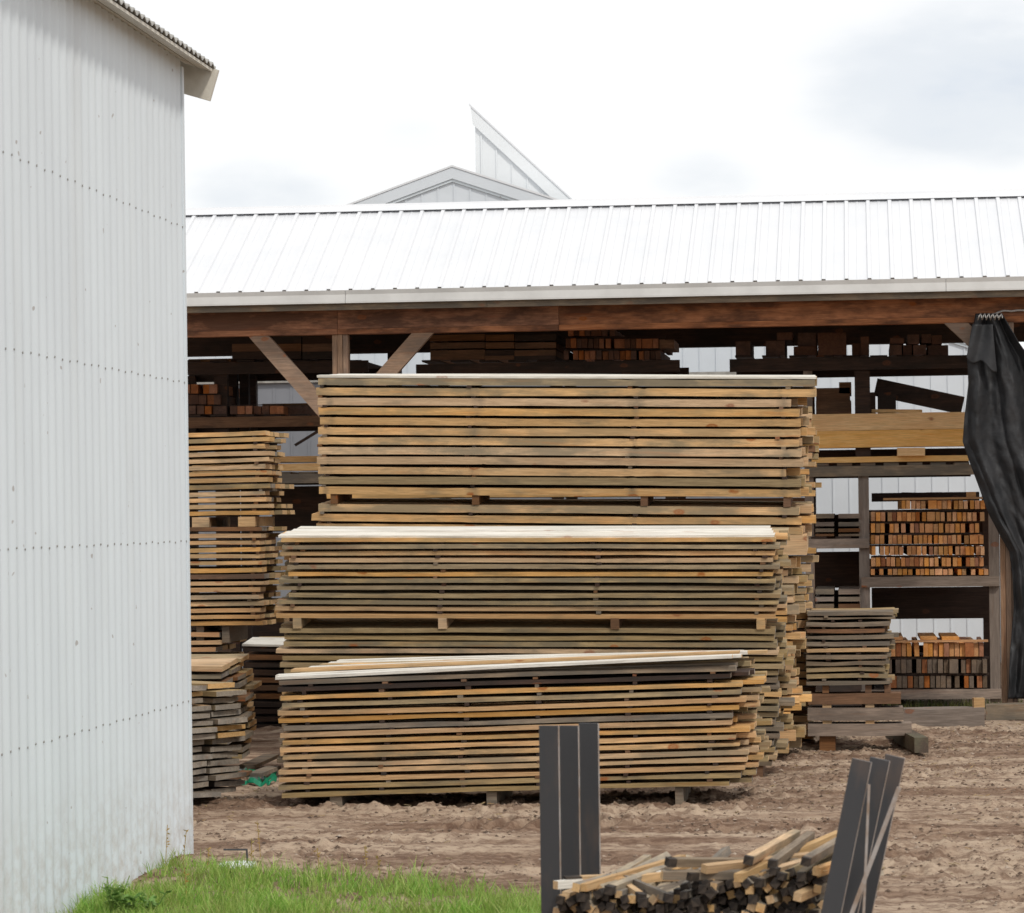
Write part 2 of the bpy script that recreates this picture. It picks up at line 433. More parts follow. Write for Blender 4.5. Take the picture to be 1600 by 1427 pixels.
# ---------------------------------------------------------------- white corrugated building on the left
corner = G(297, 1332)
XW, YC = corner.x, corner.y
ZE = at(280, 104, YC).z
PITCH = .1635
b_wh = thing('storage_building', 'tall white corrugated metal building with a weathered eave beside the grass', 'building', (XW, YC, 0))
Y0w = 6.0
prof = []
nn = int((YC - Y0w) / PITCH * 10)
for i in range(nn + 1):
    y = Y0w + (YC - Y0w) * i / nn
    prof.append((XW + .0078 * math.cos((y - YC) / PITCH * 2 * math.pi) - .0078, y))
ZW = ZE
SL = math.tan(R(17)); XE = at(337, 106, YC + .35).x; OV = XE - XW; ZR = at(337, 106, YC + .35).z
ZW = ZR - .034 + OV * SL
sc_ = MB(); sc_.grid([[(x, y, -.1) for x, y in prof], [(x, y, ZW) for x, y in prof]]); sc_.grid([[(x - .02, y, ZW) for x, y in prof], [(x - .02, y, -.1) for x, y in prof]]); nwall = len(sc_.f)
for py in (355, 598, 846, 1096):
    z = at(283, py, YC).z
    k = 0
    while YC - k * PITCH > 11:
        y = YC - k * PITCH; c = Vector((XW, y, z + .005 * math.sin(k * 2.3)))
        sc_.tube([c - Vector((.006, 0, 0)), c + Vector((.005, 0, 0))], .0065, 6, 1); k += 1
sc_.build('wall', [WHITEW, SCREW], b_wh)
for i_, pl in enumerate(b_wh.children[-1].data.polygons): pl.use_smooth = i_ < nwall
mb = MB(); mb.box(XW - .035, XW + .012, YC + .001, YC + .05, -.1, ZE); mb.build('corner_trim', WHITEW, b_wh)
mb = MB(); mb.prism([(XW - .04, YC - .02, -.1), (XW - 8, YC - .02, -.1), (XW - 8, YC - .02, ZE), (XW - 4.3, YC - .02, ZE + 1.25), (XW - .04, YC - .02, ZE)], (0, .05, 0)); mb.build('end_wall', WHITEW, b_wh)
mb = MB(); mb.prism([(XW - .04, Y0w, -.1), (XW - 8, Y0w, -.1), (XW - 8, Y0w, ZE), (XW - 4.3, Y0w, ZE + 1.25), (XW - .04, Y0w, ZE)], (0, .05, 0)); mb.build('end_wall', WHITEW, b_wh)
mb = MB(); mb.box(XW - 8.05, XW - 8, Y0w, YC + .03, -.1, ZE); mb.build('rear_wall', WHITEW, b_wh)
# roof: corrugated sheet, slope 17 degrees, eave overhang on the yard side
SL = math.tan(R(17)); XE = at(337, 106, YC + .35).x; OV = XE - XW; ZR = at(337, 106, YC + .35).z
rp_ = []
yy = Y0w - .3
while yy < YC + .36:
    t = (yy - YC) / (PITCH * .8) * 2 * math.pi
    rp_.append((yy, .012 * math.cos(t))); yy += PITCH * .8 / 8
mb = MB(); mb.grid([[(XE, y, ZR + h) for y, h in rp_], [(XE - 4.6, y, ZR + h + 4.6 * SL) for y, h in rp_]], close=(0, 0, .012))
mb.build('roof', GALV, b_wh)
mb = MB(); mb.grid([[(XE - 4.6, y, ZR + h + 4.6 * SL) for y, h in rp_], [(XE - 9.0, y, ZR + h + .2 * SL) for y, h in rp_]], close=(0, 0, .012))
mb.build('roof', GALV, b_wh)
for (xa, xb) in ((.012, .105), (.118, OV + .03)):
    q = [(XE - xa, ZR - .016 + xa * SL), (XE - xb, ZR - .016 + xb * SL), (XE - xb, ZR - .036 + xb * SL), (XE - xa, ZR - .036 + xa * SL)]
    mb = MB(); mb.prism([(x, Y0w - .3, z) for x, z in q], (0, YC + .30 - Y0w + .3, 0)); mb.build('soffit_board', CREAM, b_wh)
rk = MB(); n_ = Vector((-1, 0, SL)).normalized(); up_ = Vector((SL, 0, 1)).normalized()
c0 = Vector((XE - .005, YC + .33, ZR - .118))
rk.beam(c0, c0 + n_ * 4.7, .035, .205, up=up_); rk.build('rake_board', CREAM, b_wh)

# ---------------------------------------------------------------- open lumber shed
YE, YR, YB = 32.55, 34.85, 37.15
pe = at(900, 447, YE); ZEV = pe.z; ZRG = at(900, 318, YR).z
XL, XRt = at(285, 450, YE).x - 3.2, at(1600, 430, YE).x + 3.5
shed = thing('lumber_shed', 'long open-fronted timber shed with a white ribbed metal roof and brown header beam', 'shed', ((XL + XRt) / 2, YE, 0))
RIB = .2307; xr0 = at(1108.7, 437, YE).x
px_ = []
k = math.floor((XL - xr0) / RIB)
while xr0 + k * RIB < XRt:
    c = xr0 + k * RIB
    px_ += [(c - .026, 0), (c - .017, .023), (c + .017, .023), (c + .026, 0), (c + .10, 0), (c + .105, .004), (c + .125, .004), (c + .13, 0)]; k += 1
for (ya, za, yb, zb) in ((YE, ZEV, YR, ZRG), (YR, ZRG, YB, ZEV)):
    mb = MB(); mb.grid([[(x, ya, za + h) for x, h in px_], [(x, yb, zb + h) for x, h in px_]], close=(0, 0, -.006))
    mb.build('roof', WHITER, shed)
sl_ = (ZRG - ZEV) / (YR - YE); cw = .17; lift = .030
mb = MB(); mb.grid([[(x, YR - cw, ZRG - cw * sl_ + lift), (x, YR - .02, ZRG + lift - .012), (x, YR, ZRG + lift + .012), (x, YR + .02, ZRG + lift - .012), (x, YR + cw, ZRG - cw * sl_ + lift)] for x in (XL, XRt)], close=(0, 0, .004))
mb.build('ridge_cap', WHITER, shed)
zt = at(900, 444, YE).z; zb_ = at(900, 467, YE).z
mb = MB(); pf = [(YE + .02, zt - .012), (YE - .02, zt - .016), (YE - .012, zt - .06), (YE - .028, zb_ + .018), (YE - .03, zb_), (YE + .02, zb_)]
cuts = [XL, at(540, 465, YE).x, at(1478, 440, YE).x, XRt]
for xa, xb in zip(cuts[:-1], cuts[1:]):
    mb = MB(); mb.prism([(xa + .002, y, z) for y, z in pf], (xb - xa - .004, 0, 0)); mb.build('eave_trim', TRIMW, shed)
zw = at(900, 477, YE).z
mb = MB()
for xa, xb in ((XL, at(760, 470, YE).x), (at(760, 470, YE).x + .003, XRt)):
    mb = MB(); mb.box(xa, xb, YE + .03, YE + .07, zw, zb_ + .05); mb.build('fascia_board', GREY, shed)
YBm = YE + .32
zbt, zbb = at(900, 455, YBm).z, at(900, 515.5, YBm).z; zlip = zbb + .055
joints = [XL, at(527, 490, YBm).x, at(873, 490, YBm).x, XRt]
for xa, xb in zip(joints[:-1], joints[1:]):
    mb = MB(); mb.box(xa + .002, xb - .002, YBm, YBm + .04, zlip + .002, zbt); mb.build('header_plank', REDB, shed)
    mb = MB(); mb.box(xa + .002, xb - .002, YBm - .006, YBm + .15, zbb, zlip); mb.build('header_bottom_plate', REDB, shed)
mb = MB(); mb.box(XL, XRt, YB - .40, YB - .25, zbb, zbt); mb.build('rear_header', DARK, shed)
xp = at(531, 560, YBm).x; xp2 = at(1572, 560, YBm).x
for xq in (xp, xp2, xp - (xp2 - xp)):
    for dx in (-.056, 0, .056):
        mb = MB(); mb.box(xq + dx - .026, xq + dx + .026, YBm + .012 + abs(dx) * .2, YBm + .135, -.1, zbb - .002); mb.build('post', POSTW, shed)
    mb = MB(); mb.box(xq - .075, xq + .075, YB - .39, YB - .26, -.1, zbb); mb.build('rear_post', DARK, shed)
for xa, ya, xb, yb in ((392, 512, 518, 655), (670, 509, 545, 650), (1480, 492, 1566, 572)):
    mb = MB(); A, B_ = at(xa, ya, YBm), at(xb, yb, YBm); mb.beam((A.x, YBm + .05, A.z), (B_.x, YBm + .05, B_.z), .09, .165, up=(0, 1, 0), twist=R(90))
    br = mb.build('brace', BRACEW, shed)
x = XL + .4
while x < XRt:
    for sgn in (1, -1):
        mb = MB(); ya, yb = (YE + .1, YR - .02) if sgn > 0 else (YB - .1, YR + .02)
        za = ZEV + abs(ya - (YE if sgn > 0 else YB)) * sl_ - .10
        mb.beam((x, ya, za), (x, yb, ZRG - .11), .045, .17); mb.build('rafter', DARK, shed)
    x += 1.2

# ---------------------------------------------------------------- buildings behind
YG = 44.7
ap = at(707, 262, YG); gs = .345
bg = thing('metal_warehouse', 'pale metal warehouse gable rising behind the shed roof ridge', 'building', (ap.x, YG, 0))
HWL, HWR = 9.0, 9.5
poly = [(ap.x - HWL, YG, -.1), (ap.x + HWR, YG, -.1), (ap.x + HWR, YG, ap.z - HWR * gs), (ap.x, YG, ap.z - .03), (ap.x - HWL, YG, ap.z - HWL * gs)]
mb = MB(); mb.prism(poly, (0, 2.2, 0)); mb.build('wall', GABLE, bg)
mb = MB(); x = ap.x - math.floor(HWL / .2286) * .2286 + .02
while x < ap.x + HWR:
    zt_ = ap.z - abs(x - ap.x) * gs - .17
    mb.box(x - .011, x + .011, YG - .011, YG - .001, 0, zt_); x += .2286
mb.build('ribs', GABLE, bg)
for sg, hw in ((-1, HWL), (1, HWR)):
    mb = MB(); a = Vector((ap.x, 0, ap.z)); q = Vector((ap.x + sg * hw * 1.02, 0, ap.z - hw * 1.02 * gs))
    dn = Vector((0, 0, -.16)); dn2 = Vector((0, 0, -.20))
    mb.prism([a + Vector((0, YG - .05, 0)), q + Vector((0, YG - .05, 0)), q + dn + Vector((0, YG - .05, 0)), a + dn + Vector((0, YG - .05, 0))], (0, .047, 0)); mb.build('rake_trim', GABLE, bg)
    mb = MB(); mb.prism([a + dn + Vector((0, YG - .03, -.002)), q + dn + Vector((0, YG - .03, -.002)), q + dn2 + Vector((0, YG - .03, 0)), a + dn2 + Vector((0, YG - .03, 0))], (0, .027, 0)); mb.build('rake_moulding', WHITEW, bg)
    mb = MB(); mb.prism([a + Vector((0, YG - .06, .003)), q + Vector((0, YG - .06, .003)), q + Vector((0, YG - .06, .03)), a + Vector((0, YG - .06, .03))], (0, 2.3, 0)); mb.build('roof', WHITER, bg)
YT = 47.3
t0 = at(741, 172, YT); tq = at(890, 311, YT); ts = (t0.z - tq.z) / (tq.x - t0.x)
GABLE2 = plain('bright_metal_panel', (.74, .77, .79), (.70, .73, .75), 1.2, .55)
bt = thing('monitor_roof_building', 'pale metal building end with one steep slope and a sharp peak behind the gable', 'building', (t0.x, YT, 0))
wd = (t0.z - 3.0) / ts
mb = MB(); mb.prism([(t0.x + .01, YT, 0), (t0.x + wd, YT, 0), (t0.x + wd, YT, 3.0), (t0.x + .01, YT, t0.z - .02)], (0, 4, 0)); mb.build('wall', GABLE2, bt)
mb = MB()
for i in range(int(wd / .2286)):
    x = t0.x + .10 + .2286 * i; mb.box(x - .011, x + .011, YT - .014, YT - .001, 0, t0.z - (x - t0.x) * ts - .28)
mb.build('ribs', GABLE2, bt)
mb = MB(); hgt = .24
mb.prism([(t0.x - .05, YT - .04, t0.z + .04), (t0.x + wd, YT - .04, 3.0 + .04), (t0.x + wd, YT - .04, 3.0 - hgt), (t0.x - .02, YT - .04, t0.z - hgt + .02)], (0, .037, 0)); mb.build('rake_trim', GABLE2, bt)
mb = MB(); mb.prism([(t0.x - .07, YT - .05, t0.z + .06), (t0.x + wd, YT - .05, 3.045), (t0.x + wd, YT - .05, 3.075), (t0.x - .07, YT - .05, t0.z + .09)], (0, 4.1, 0)); mb.build('roof', WHITER, bt)
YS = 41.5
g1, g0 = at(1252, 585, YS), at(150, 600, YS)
bs = thing('shade_grey_shed', 'low metal wall coloured grey for shade, seen through the open shed', 'building', (g1.x, YS, 0))
mb = MB(); mb.box(g0.x, g1.x, YS, YS + 1.5, -.1, g1.z); mb.build('wall', SHADEM, bs)
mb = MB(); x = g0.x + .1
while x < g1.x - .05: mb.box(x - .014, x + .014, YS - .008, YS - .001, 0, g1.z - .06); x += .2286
mb.build('ribs', SHADEM, bs)
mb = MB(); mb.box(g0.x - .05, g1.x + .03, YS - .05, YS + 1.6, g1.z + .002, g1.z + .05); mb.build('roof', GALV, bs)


# ---------------------------------------------------------------- lumber stacks
LOOK = {'golden_pine': 'golden', 'tan_pine': 'tan', 'mildewed_pine': 'greenish-grey', 'grey_weathered_pine': 'weathered grey', 'bleached_pine': 'bleached', 'dark_shade_pine': 'dark', 'brown_aged_pine': 'brown', 'yellow_fir_timber': 'yellow', 'orange_fresh_pine': 'orange'}
HID = MB()


def board_mb(Lg, Wd, T, r, wane=.004, dst=None, M=None, stains=()):
    ns = max(3, int(Lg / .35)); mb = dst or MB(); b0 = len(mb.v)
    bow = r.uniform(-.006, .006); cr = r.uniform(-.004, .004); tp = r.uniform(0, 6)
    tl = [(i / ns, 0.0) for i in range(ns + 1)]
    for sx in stains:
        k_ = r.uniform(.15, .8) if r.random() < .7 else .05; hw = r.uniform(.03, .10)
        tl += [((sx + q) / Lg, k_ * e) for q, e in ((-hw, 0), (-hw * .35, .8), (0, 1), (hw * .35, .8), (hw, 0)) if 0 < (sx + q) / Lg < 1]
    tl = sorted(tl); ns = len(tl) - 1
    for i in range(ns + 1):
        t = tl[i][0]; x = Lg * t; z = bow * math.sin(math.pi * t) + .0018 * math.sin(tp + 7 * t); y = cr * math.sin(math.pi * t)
        w0 = abs(r.gauss(0, wane)) if r.random() < .5 else 0
        w1 = abs(r.gauss(0, wane)) if r.random() < .5 else 0
        jx = r.uniform(-.004, .004) if i in (0, ns) else 0
        for q in ((x + jx, y + r.uniform(0, .0015), z + w0 * .5), (x, y + Wd, z), (x - jx, y + Wd, z + T), (x, y + r.uniform(0, .002), z + T - w1 * .7)):
            mb.v.append(tuple(M @ Vector(q)) if M else q); mb.st.append(tl[i][1])
    for i in range(ns):
        a = b0 + 4 * i
        for k in range(4): mb.face((a + k, a + 4 + k, a + 4 + (k + 1) % 4, a + (k + 1) % 4), 0)
    mb.face((b0, b0 + 1, b0 + 2, b0 + 3), 1); e = b0 + 4 * ns; mb.face((e + 3, e + 2, e + 1, e), 1)
    return mb


def stack(place, pxl, ybase, Y0, layers, Wd, nb, n_ind, mats, weights, roll=0, tilt=0, yaw=0, sticks=None, stick_mat=None, seed=1, lj=.03, rj=(0, .08), z0=0.0, group='boards stacked in the yard', ends=None, wane=.004, first=0, xmax=None, smudge=False, jog=.012, bj=(-.03, .03)):
    """layers: (top row, bottom row, left column, right column, material or None) as measured in the photo on the stack's front plane"""
    r = random.Random(seed)
    P = at(pxl, ybase, Y0); z0 = P.z; zoff = 0
    M0 = Matrix.Translation(P) @ Matrix.Rotation(yaw, 4, 'Z') @ Matrix.Rotation(roll, 4, 'Y') @ Matrix.Rotation(tilt, 4, 'X')
    out = []
    for li, (yt, yb, xl, xr, mt) in enumerate(layers):
        zb = at(xl, yb, Y0).z - at(pxl, ybase, Y0).z
        Yz = Y0 - zb * math.tan(tilt)
        zb = at(xl, yb, Yz).z + zoff - z0; ztp = at(xl, yt, Yz).z + zoff - z0
        x0 = at(xl, yb, Yz).x - P.x; x1 = at(xr, yb, Yz).x - P.x; T = ztp - zb
        # undo the lean of the camera between the bottom of the stack and this row
        x0 -= zb * math.sin(roll); x1 -= zb * math.sin(roll)
        bw = Wd / nb
        for k in range(nb):
            m_ = mt if mt else r.choices(mats, weights)[0]
            a = x0 + (r.uniform(-lj, lj) if k else 0) + (r.uniform(*bj) if k else 0) * 0
            c = x1 + (r.uniform(*rj) if k else 0)
            if xmax: c = min(c, at(xmax, yb, Yz).x - P.x - zb * math.sin(roll) - r.uniform(0, .02))
            f = r.uniform(-jog, jog) if k == 0 else 0
            Mb = M0 @ Matrix.Translation((a, k * bw + f, zb)) @ Matrix.Rotation(r.gauss(0, .0012), 4, 'Z')
            if k < n_ind:
                sx_ = [at(q, yb, Yz).x - P.x - zb * math.sin(roll) - a + r.gauss(0, .02) for q in sticks] if (sticks and k == 0 and smudge) else ()
                o = board_mb(c - a, bw * (.985 if k or f <= 0 else .94), T, r, wane, stains=sx_).build('pine_board', [m_, (ends or (ENDL if m_ in (GOLD, TAN, BLEACH, BIGO) else ENDG))], matrix=Mb)
                lk = LOOK[m_.name]
                lab = f'{lk} front board, {nth(li + 1 + first)} layer down, {place}' if k == 0 else f'{lk} board {nth(k + 1)} from the front, {nth(li + 1 + first)} layer down, {place}'
                tag(o, lab, 'board', group)
            else:
                board_mb(c - a, bw * .985, T, r, wane, HID, Mb)
        out.append((x0, x1, zb, ztp))
    if sticks:
        for li in range(len(layers) - 1):
            hi, lo = out[li], out[li + 1]
            gap = hi[2] - lo[3]
            if gap > .07 or gap < .004: continue
            for si, spx in enumerate(sticks):
                if r.random() < .12: continue
                xx = at(spx + r.gauss(0, 4.5), layers[li][1], Y0).x - P.x - hi[2] * math.sin(roll)
                sm = r.choices([stick_mat or GREY, DARK, BROWN], [2, 6, 3])[0]  # mostly dark woods, putting the shade of the gaps into the sticks
                mb = MB(); hw = r.uniform(.014, .021)
                mb.box(-hw, hw, r.uniform(-.008, .012), Wd - .02, .0, gap, 0)
                o = mb.build('spacer_stick', sm, matrix=M0 @ Matrix.Translation((xx, 0, lo[3])))
                tag(o, f'small spacer stick, {nth(si + 1)} from left, under {nth(li + 1 + first)} layer, {place}', 'spacer stick', 'spacer sticks between board layers')
    return M0, P, out


def regular(y0, pitch, n, T, xl, xr, r, jl=3, jr=6, mats=None):
    return [(y0 + pitch * i + r.uniform(-.5, .5), y0 + pitch * i + T + r.uniform(-.5, .5), xl + r.uniform(-jl, jl), xr + r.uniform(-jr, jr), mats[i] if mats and i < len(mats) else None) for i in range(n)]


def block(name, label, cat, place_M, x0, x1, y0, y1, z0, z1, mat, group=None, end=None):
    mb = MB(); mb.box(0, x1 - x0, 0, y1 - y0, 0, z1 - z0)
    o = mb.build(name, mat, matrix=place_M @ Matrix.Translation((x0, y0, z0)))
    return tag(o, label, cat, group)


rr = random.Random(11)
# back stack ------------------------------------------------------------------
YBk = G(1250, 1186).y
lay = [(589.5, 600.5, 497, 1273, OLIVE), (604.5, 616.5, 494, 1275, TAN)]
for i in range(10):
    xr = [1236, 1249, 1251, 1250, 1248, 1252, 1255, 1228, 1251, 1251][i]
    lay.append((620 + 15.45 * i, 631.6 + 15.45 * i, 495 + rr.uniform(-1, 5), xr, [TAN, GOLD, TAN, GOLD, TAN, TAN, TAN, TAN, OLIVE, TAN][i]))
lay += [(786.5, 798.5, 497, 1249, TAN), (802.5, 813.5, 487, 1252, GOLD), (817.5, 829, 494, 1254, TAN)]
MBk, PBk, oB = stack('tall back stack', 495, 1186, YBk, lay, .82, 4, 3, [GOLD, TAN], [3, 2], roll=.020, tilt=R(3.6), seed=21, lj=.02, rj=(-.02, .13), sticks=(512, 742, 992, 1222), stick_mat=GREY, xmax=1276, smudge=True)
zb, zt = oB[12][3], oB[11][2]
for i, pxc in enumerate((518, 738, 1000, 1222)):
    x = at(pxc, 780, YBk).x - PBk.x
    block('bolster_block', f'dark square bolster under the upper bundle of the tall back stack, {nth(i + 1)} from left', 'bolster', MBk, x - .03, x + .03, .0, .8, zb + .001, zt - .001, BROWN, 'bolsters between bundles of the tall back stack')
# lower part of the back stack: heavy timber, then thin ragged layers
zt = oB[14][2]; tz = .17
for i, (pxa, pxb) in enumerate(((505, 530), (840, 865), (1212, 1254))):
    xa, xb = at(pxa, 840, YBk).x - PBk.x, at(pxb, 840, YBk).x - PBk.x
    block('timber_block', f'thick pale timber block low in the tall back stack, {nth(i + 1)} from left', 'timber', MBk, xa, xb, 0, .8, zt - tz, zt - .002, TAN, 'thick blocks in the tall back stack')
yy = 862; lay = []
while yy < 1172:
    T = rr.choice([9, 10, 12, 15, 15]); lay.append((yy, yy + T, 497 + rr.uniform(-3, 3), 1238 + rr.uniform(-9, 14), rr.choice([GOLD, TAN, TAN, OLIVE] if yy < 970 else [GOLD, GOLD, BIGO, TAN]))); yy += T + rr.choice([1.5, 3, 4])
stack('lower part of the tall back stack', 495, 1186, YBk, lay, .82, 4, 2, [GOLD, TAN, TAN, OLIVE], [3, 3, 2, 2], roll=.006, seed=22, lj=.02, rj=(-.10, .11), jog=.03)
# stack standing behind it: only its board ends show past the back stack
YB2 = YBk + 1.7; lay = []; yy = 640
while yy < 1160:
    T = rr.choice([8, 9, 10, 12]); lay.append((yy, yy + T, 510 + rr.uniform(-3, 3), 1266 + rr.uniform(-9, 9), rr.choice([BROWN, GOLD, GOLD, GOLD, TAN]))); yy += T + rr.choice([2, 3, 4])
stack('hindmost stack', 510, 1176, YB2, lay, .5, 2, 1, [GOLD, TAN, BROWN], [3, 2, 2], roll=.008, seed=23, lj=.02, rj=(-.05, .07), jog=.04)
# middle stack ----------------------------------------------------------------
YMd = G(1190, 1212).y
tops = [840, 849.5, 860, 870.5, 881, 892, 903, 914.5, 925, 936, 947, 957.5]
mm = [GOLD, OLIVE, GOLD, TAN, OLIVE, GOLD, OLIVE, OLIVE, OLIVE, OLIVE, TAN, GOLD]
lay = [(t, t + 6.6, 440 + rr.uniform(-10, 12), 1212 + rr.uniform(-6, 9), mm[i]) for i, t in enumerate(tops)]
lay[0] = (839, 845.5, 440, 1212, GOLD)
MM, PM, oM = stack('middle stack', 446, 1214, YMd, lay, .72, 4, 3, [OLIVE, TAN, GOLD], [3, 2, 1], roll=.0105, tilt=R(6), seed=31, lj=.09, rj=(-.02, .09), sticks=(470, 690, 935, 1188))
lay = [(981 + 10.75 * i, 981 + 10.75 * i + 7.2, 437 + rr.uniform(-6, 8), 1216 + rr.uniform(-10, 9), [OLIVE, OLIVE, OLIVE, TAN, OLIVE, OLIVE, OLIVE][i] if i < 7 else None) for i in range(20)]
MM2, PM2, oM2 = stack('lower half of the middle stack', 446, 1214, YMd, lay, .72, 3, 2, [OLIVE, TAN, GREY], [3, 2, 2], roll=.0105, tilt=R(5), seed=32, lj=.06, rj=(-.05, .12))
for i, pxc in enumerate((466, 692, 960, 1187)):
    x = at(pxc, 973, YMd).x - PM.x
    block('bolster_block', f'square bolster between the two bundles of the middle stack, {nth(i + 1)} from left', 'bolster', MM, x - .034, x + .034, .0, .7, oM2[0][3] + .001, oM[-1][2] - .001, BROWN if i == 2 else TAN, 'bolsters in the middle stack')
for i, pxc in enumerate((560, 880, 1180)):
    x = at(pxc, 1200, YMd).x - PM.x
    block('bolster_block', f'ground bolster under the middle stack, {nth(i + 1)} from left', 'bolster', MM2, x - .06, x + .06, .02, .7, -.05, oM2[-1][2] - .002, BROWN, 'ground bolsters under the middle stack')
# thin bright boards lying over the top layer
for i in range(4):
    o = board_mb(at(1210 - 2 * i, 838, YMd).x - at(440 + 5 * i, 838, YMd).x, .165, .018, rr, .001).build('top_board', [BLEACH, ENDL], matrix=MM @ Matrix.Translation((-.02 + .02 * i, .004 + .178 * i, oM[0][3] + .002)))
    tag(o, f'bleached thin board on top of the middle stack, {nth(i + 1)} from the front', 'board', 'boards capping the middle stack')
for i in range(4):
    o = board_mb(at(1272 - i, 588, YBk).x - at(497 + 4 * i, 588, YBk).x, .195, .02, rr, .001).build('top_board', [BLEACH, ENDL], matrix=MBk @ Matrix.Translation((.01 + .02 * i, .004 + .203 * i, oB[0][3] + .002)))
    tag(o, f'bleached thin board capping the tall back stack, {nth(i + 1)} from the front', 'board', 'boards capping the tall back stack')
# front stack -----------------------------------------------------------------
YF = G(438, 1257).y
tops = [1063, 1074, 1087, 1099, 1111.5, 1122.5, 1134.5, 1145.5, 1157, 1169, 1180.5, 1192, 1203.5, 1215.5, 1227.5, 1239.5]
rights = [1150, 1142, 1160, 1158, 1166, 1155, 1145, 1144, 1172, 1150, 1156, 1170, 1168, 1164, 1158, 1140]
mm = [GREY, DARK, GOLD, OLIVE, GOLD, GOLD, GREY, GOLD, GOLD, GOLD, TAN, TAN, GOLD, GOLD, OLIVE, OLIVE]
lay = [(t, t + 7.4, 438 + rr.uniform(-4, 6), rights[i], mm[i]) for i, t in enumerate(tops)]
MF, PF, oF = stack('front stack', 438, 1262, YF, lay, 1.15, 6, 3, [GOLD, TAN, GREY, OLIVE], [3, 2, 2, 2], roll=-.0235, tilt=R(.8), seed=41, lj=.035, rj=(-.02, .17), sticks=(478, 603, 726, 842, 985, 1112), wane=.006)
for i in range(7):
    w = .16; xa = [0, -.03, .06, .16, .22, .26, .3][i]; xb = at([1150, 1163, 1158, 1170, 1200, 1190, 1160][i], 1050, YF).x - PF.x
    zz = oF[0][3] + (.004 if i < 2 else .026 + .005 * i)
    o = board_mb(xb - xa, w - .006, .022, rr, .003).build('top_board', [BLEACH if i not in (2, 4) else TAN, ENDL], matrix=MF @ Matrix.Translation((xa, i * w, zz)) @ Matrix.Rotation(R(-1.0 + .25 * i), 4, 'Y') @ Matrix.Rotation(R(.3 * (i - 3)), 4, 'Z'))
    tag(o, f'loose bleached board on top of the front stack, {nth(i + 1)} from the front', 'board', 'loose boards capping the front stack')
for i, (pxa, pxb) in enumerate(((515, 534), (760, 776), (1055, 1068))):
    xa, xb = at(pxa, 1252, YF).x - PF.x, at(pxb, 1252, YF).x - PF.x
    block('bolster_block', f'grey bolster block on the dirt under the front stack, {nth(i + 1)} from left', 'bolster', MF, xa, xb, .02, 1.1, -.06 + xa * -.012, oF[-1][2] - .002, GREY, 'ground bolsters under the front stack')
# stacks by the white wall -----------------------------------------------------
YLA = 29.3
lay = regular(678.5, 10.35, 13, 7.0, 200, 418, rr, 4, 6)
_, PA, oA = stack('upper stack by the white wall', 200, 1180, YLA, lay, 1.05, 4, 2, [GOLD, TAN, OLIVE], [4, 2, 1], roll=-.010, seed=51, rj=(-.10, .07), sticks=(400,), wane=.005)
MA = Matrix.Translation(PA)
lay = regular(826, 10.5, 15, 6.8, 205, 409, rr, 4, 5)
_, PA2, oA2 = stack('lower stack by the white wall', 200, 1180, YLA, lay, 1.05, 4, 1, [GOLD, TAN, BROWN], [4, 2, 1], roll=-.001, seed=52, rj=(-.08, .10), sticks=(395,), first=0)
for i, pxc in enumerate((372, 300)):
    x = at(pxc, 814, YLA).x - PA.x
    block('bolster_block', 'tan bolster between the two stacks by the white wall, ' + ('outer one' if i == 0 else 'inner one'), 'bolster', MA, x, x + .16, 0, 1.0, oA2[0][3] + .006, oA[-1][2] - .004, TAN, 'bolsters by the white wall')
for i, pxc in enumerate((305, 345)):
    x = at(pxc, 980, YLA).x - PA.x
    block('bolster_block', 'short prop under the lower stack by the white wall, ' + ('beside the wall' if i == 0 else 'farther out'), 'bolster', MA, x, x + .07, .05, .95, at(300, 990, YLA).z, oA2[-1][2] - .004, GREY, 'props by the white wall')
lay = regular(990, 11.5, 3, 7, 215, 343, rr, 2, 6, [ORANGE, GOLD, ORANGE]) + regular(1026, 11.5, 12, 7, 215, 355, rr, 2, 8)
stack('short bundle under the stacks by the white wall', 200, 1180, YLA, lay, .95, 3, 1, [GOLD, BROWN], [2, 2], seed=53, roll=.0, rj=(-.05, .06))
YLC = 31.3
lay = regular(1010, 12.2, 12, 8, 384, 640, rr, 3, 6, [DARK, BROWN, DARK, DARK, BROWN, BROWN, BROWN, DARK, DARK, DARK, DARK, DARK])  # dark woods put this stack's shade into its boards
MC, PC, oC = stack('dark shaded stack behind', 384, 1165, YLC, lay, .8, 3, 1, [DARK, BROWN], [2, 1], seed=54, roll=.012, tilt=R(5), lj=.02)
o = board_mb(2.2, .55, .02, rr, .001).build('top_board', [BLEACH, ENDL], matrix=MC @ Matrix.Translation((-.02, 0, oC[0][3] + .004))); tag(o, 'bright board capping the dark shaded stack between the bigger stacks', 'board')
YL1 = 25.3
lay = [(1042, 1050, 232, 347, TAN), (1054, 1061.5, 232, 345, OLIVE)] + regular(1066, 10.2, 13, 7, 236, 350, rr, 4, 7)
M1, P1, o1 = stack('flat-topped stack by the white wall', 235, 1206, YL1, lay, 1.05, 3, 2, [OLIVE, GREY, BROWN], [3, 2, 2], roll=.0, tilt=R(3), seed=55, rj=(-.03, .09), lj=.03, wane=.006)
YL0 = 22.9
lay = regular(1083, 11.2, 15, 8, 252, 306, rr, 1, 3)
r0 = random.Random(5)
P0 = at(262, 1262, YL0); P0.z = 0
s_ = at(262, 1083, YL0).z - at(262, 1094.2, YL0).z
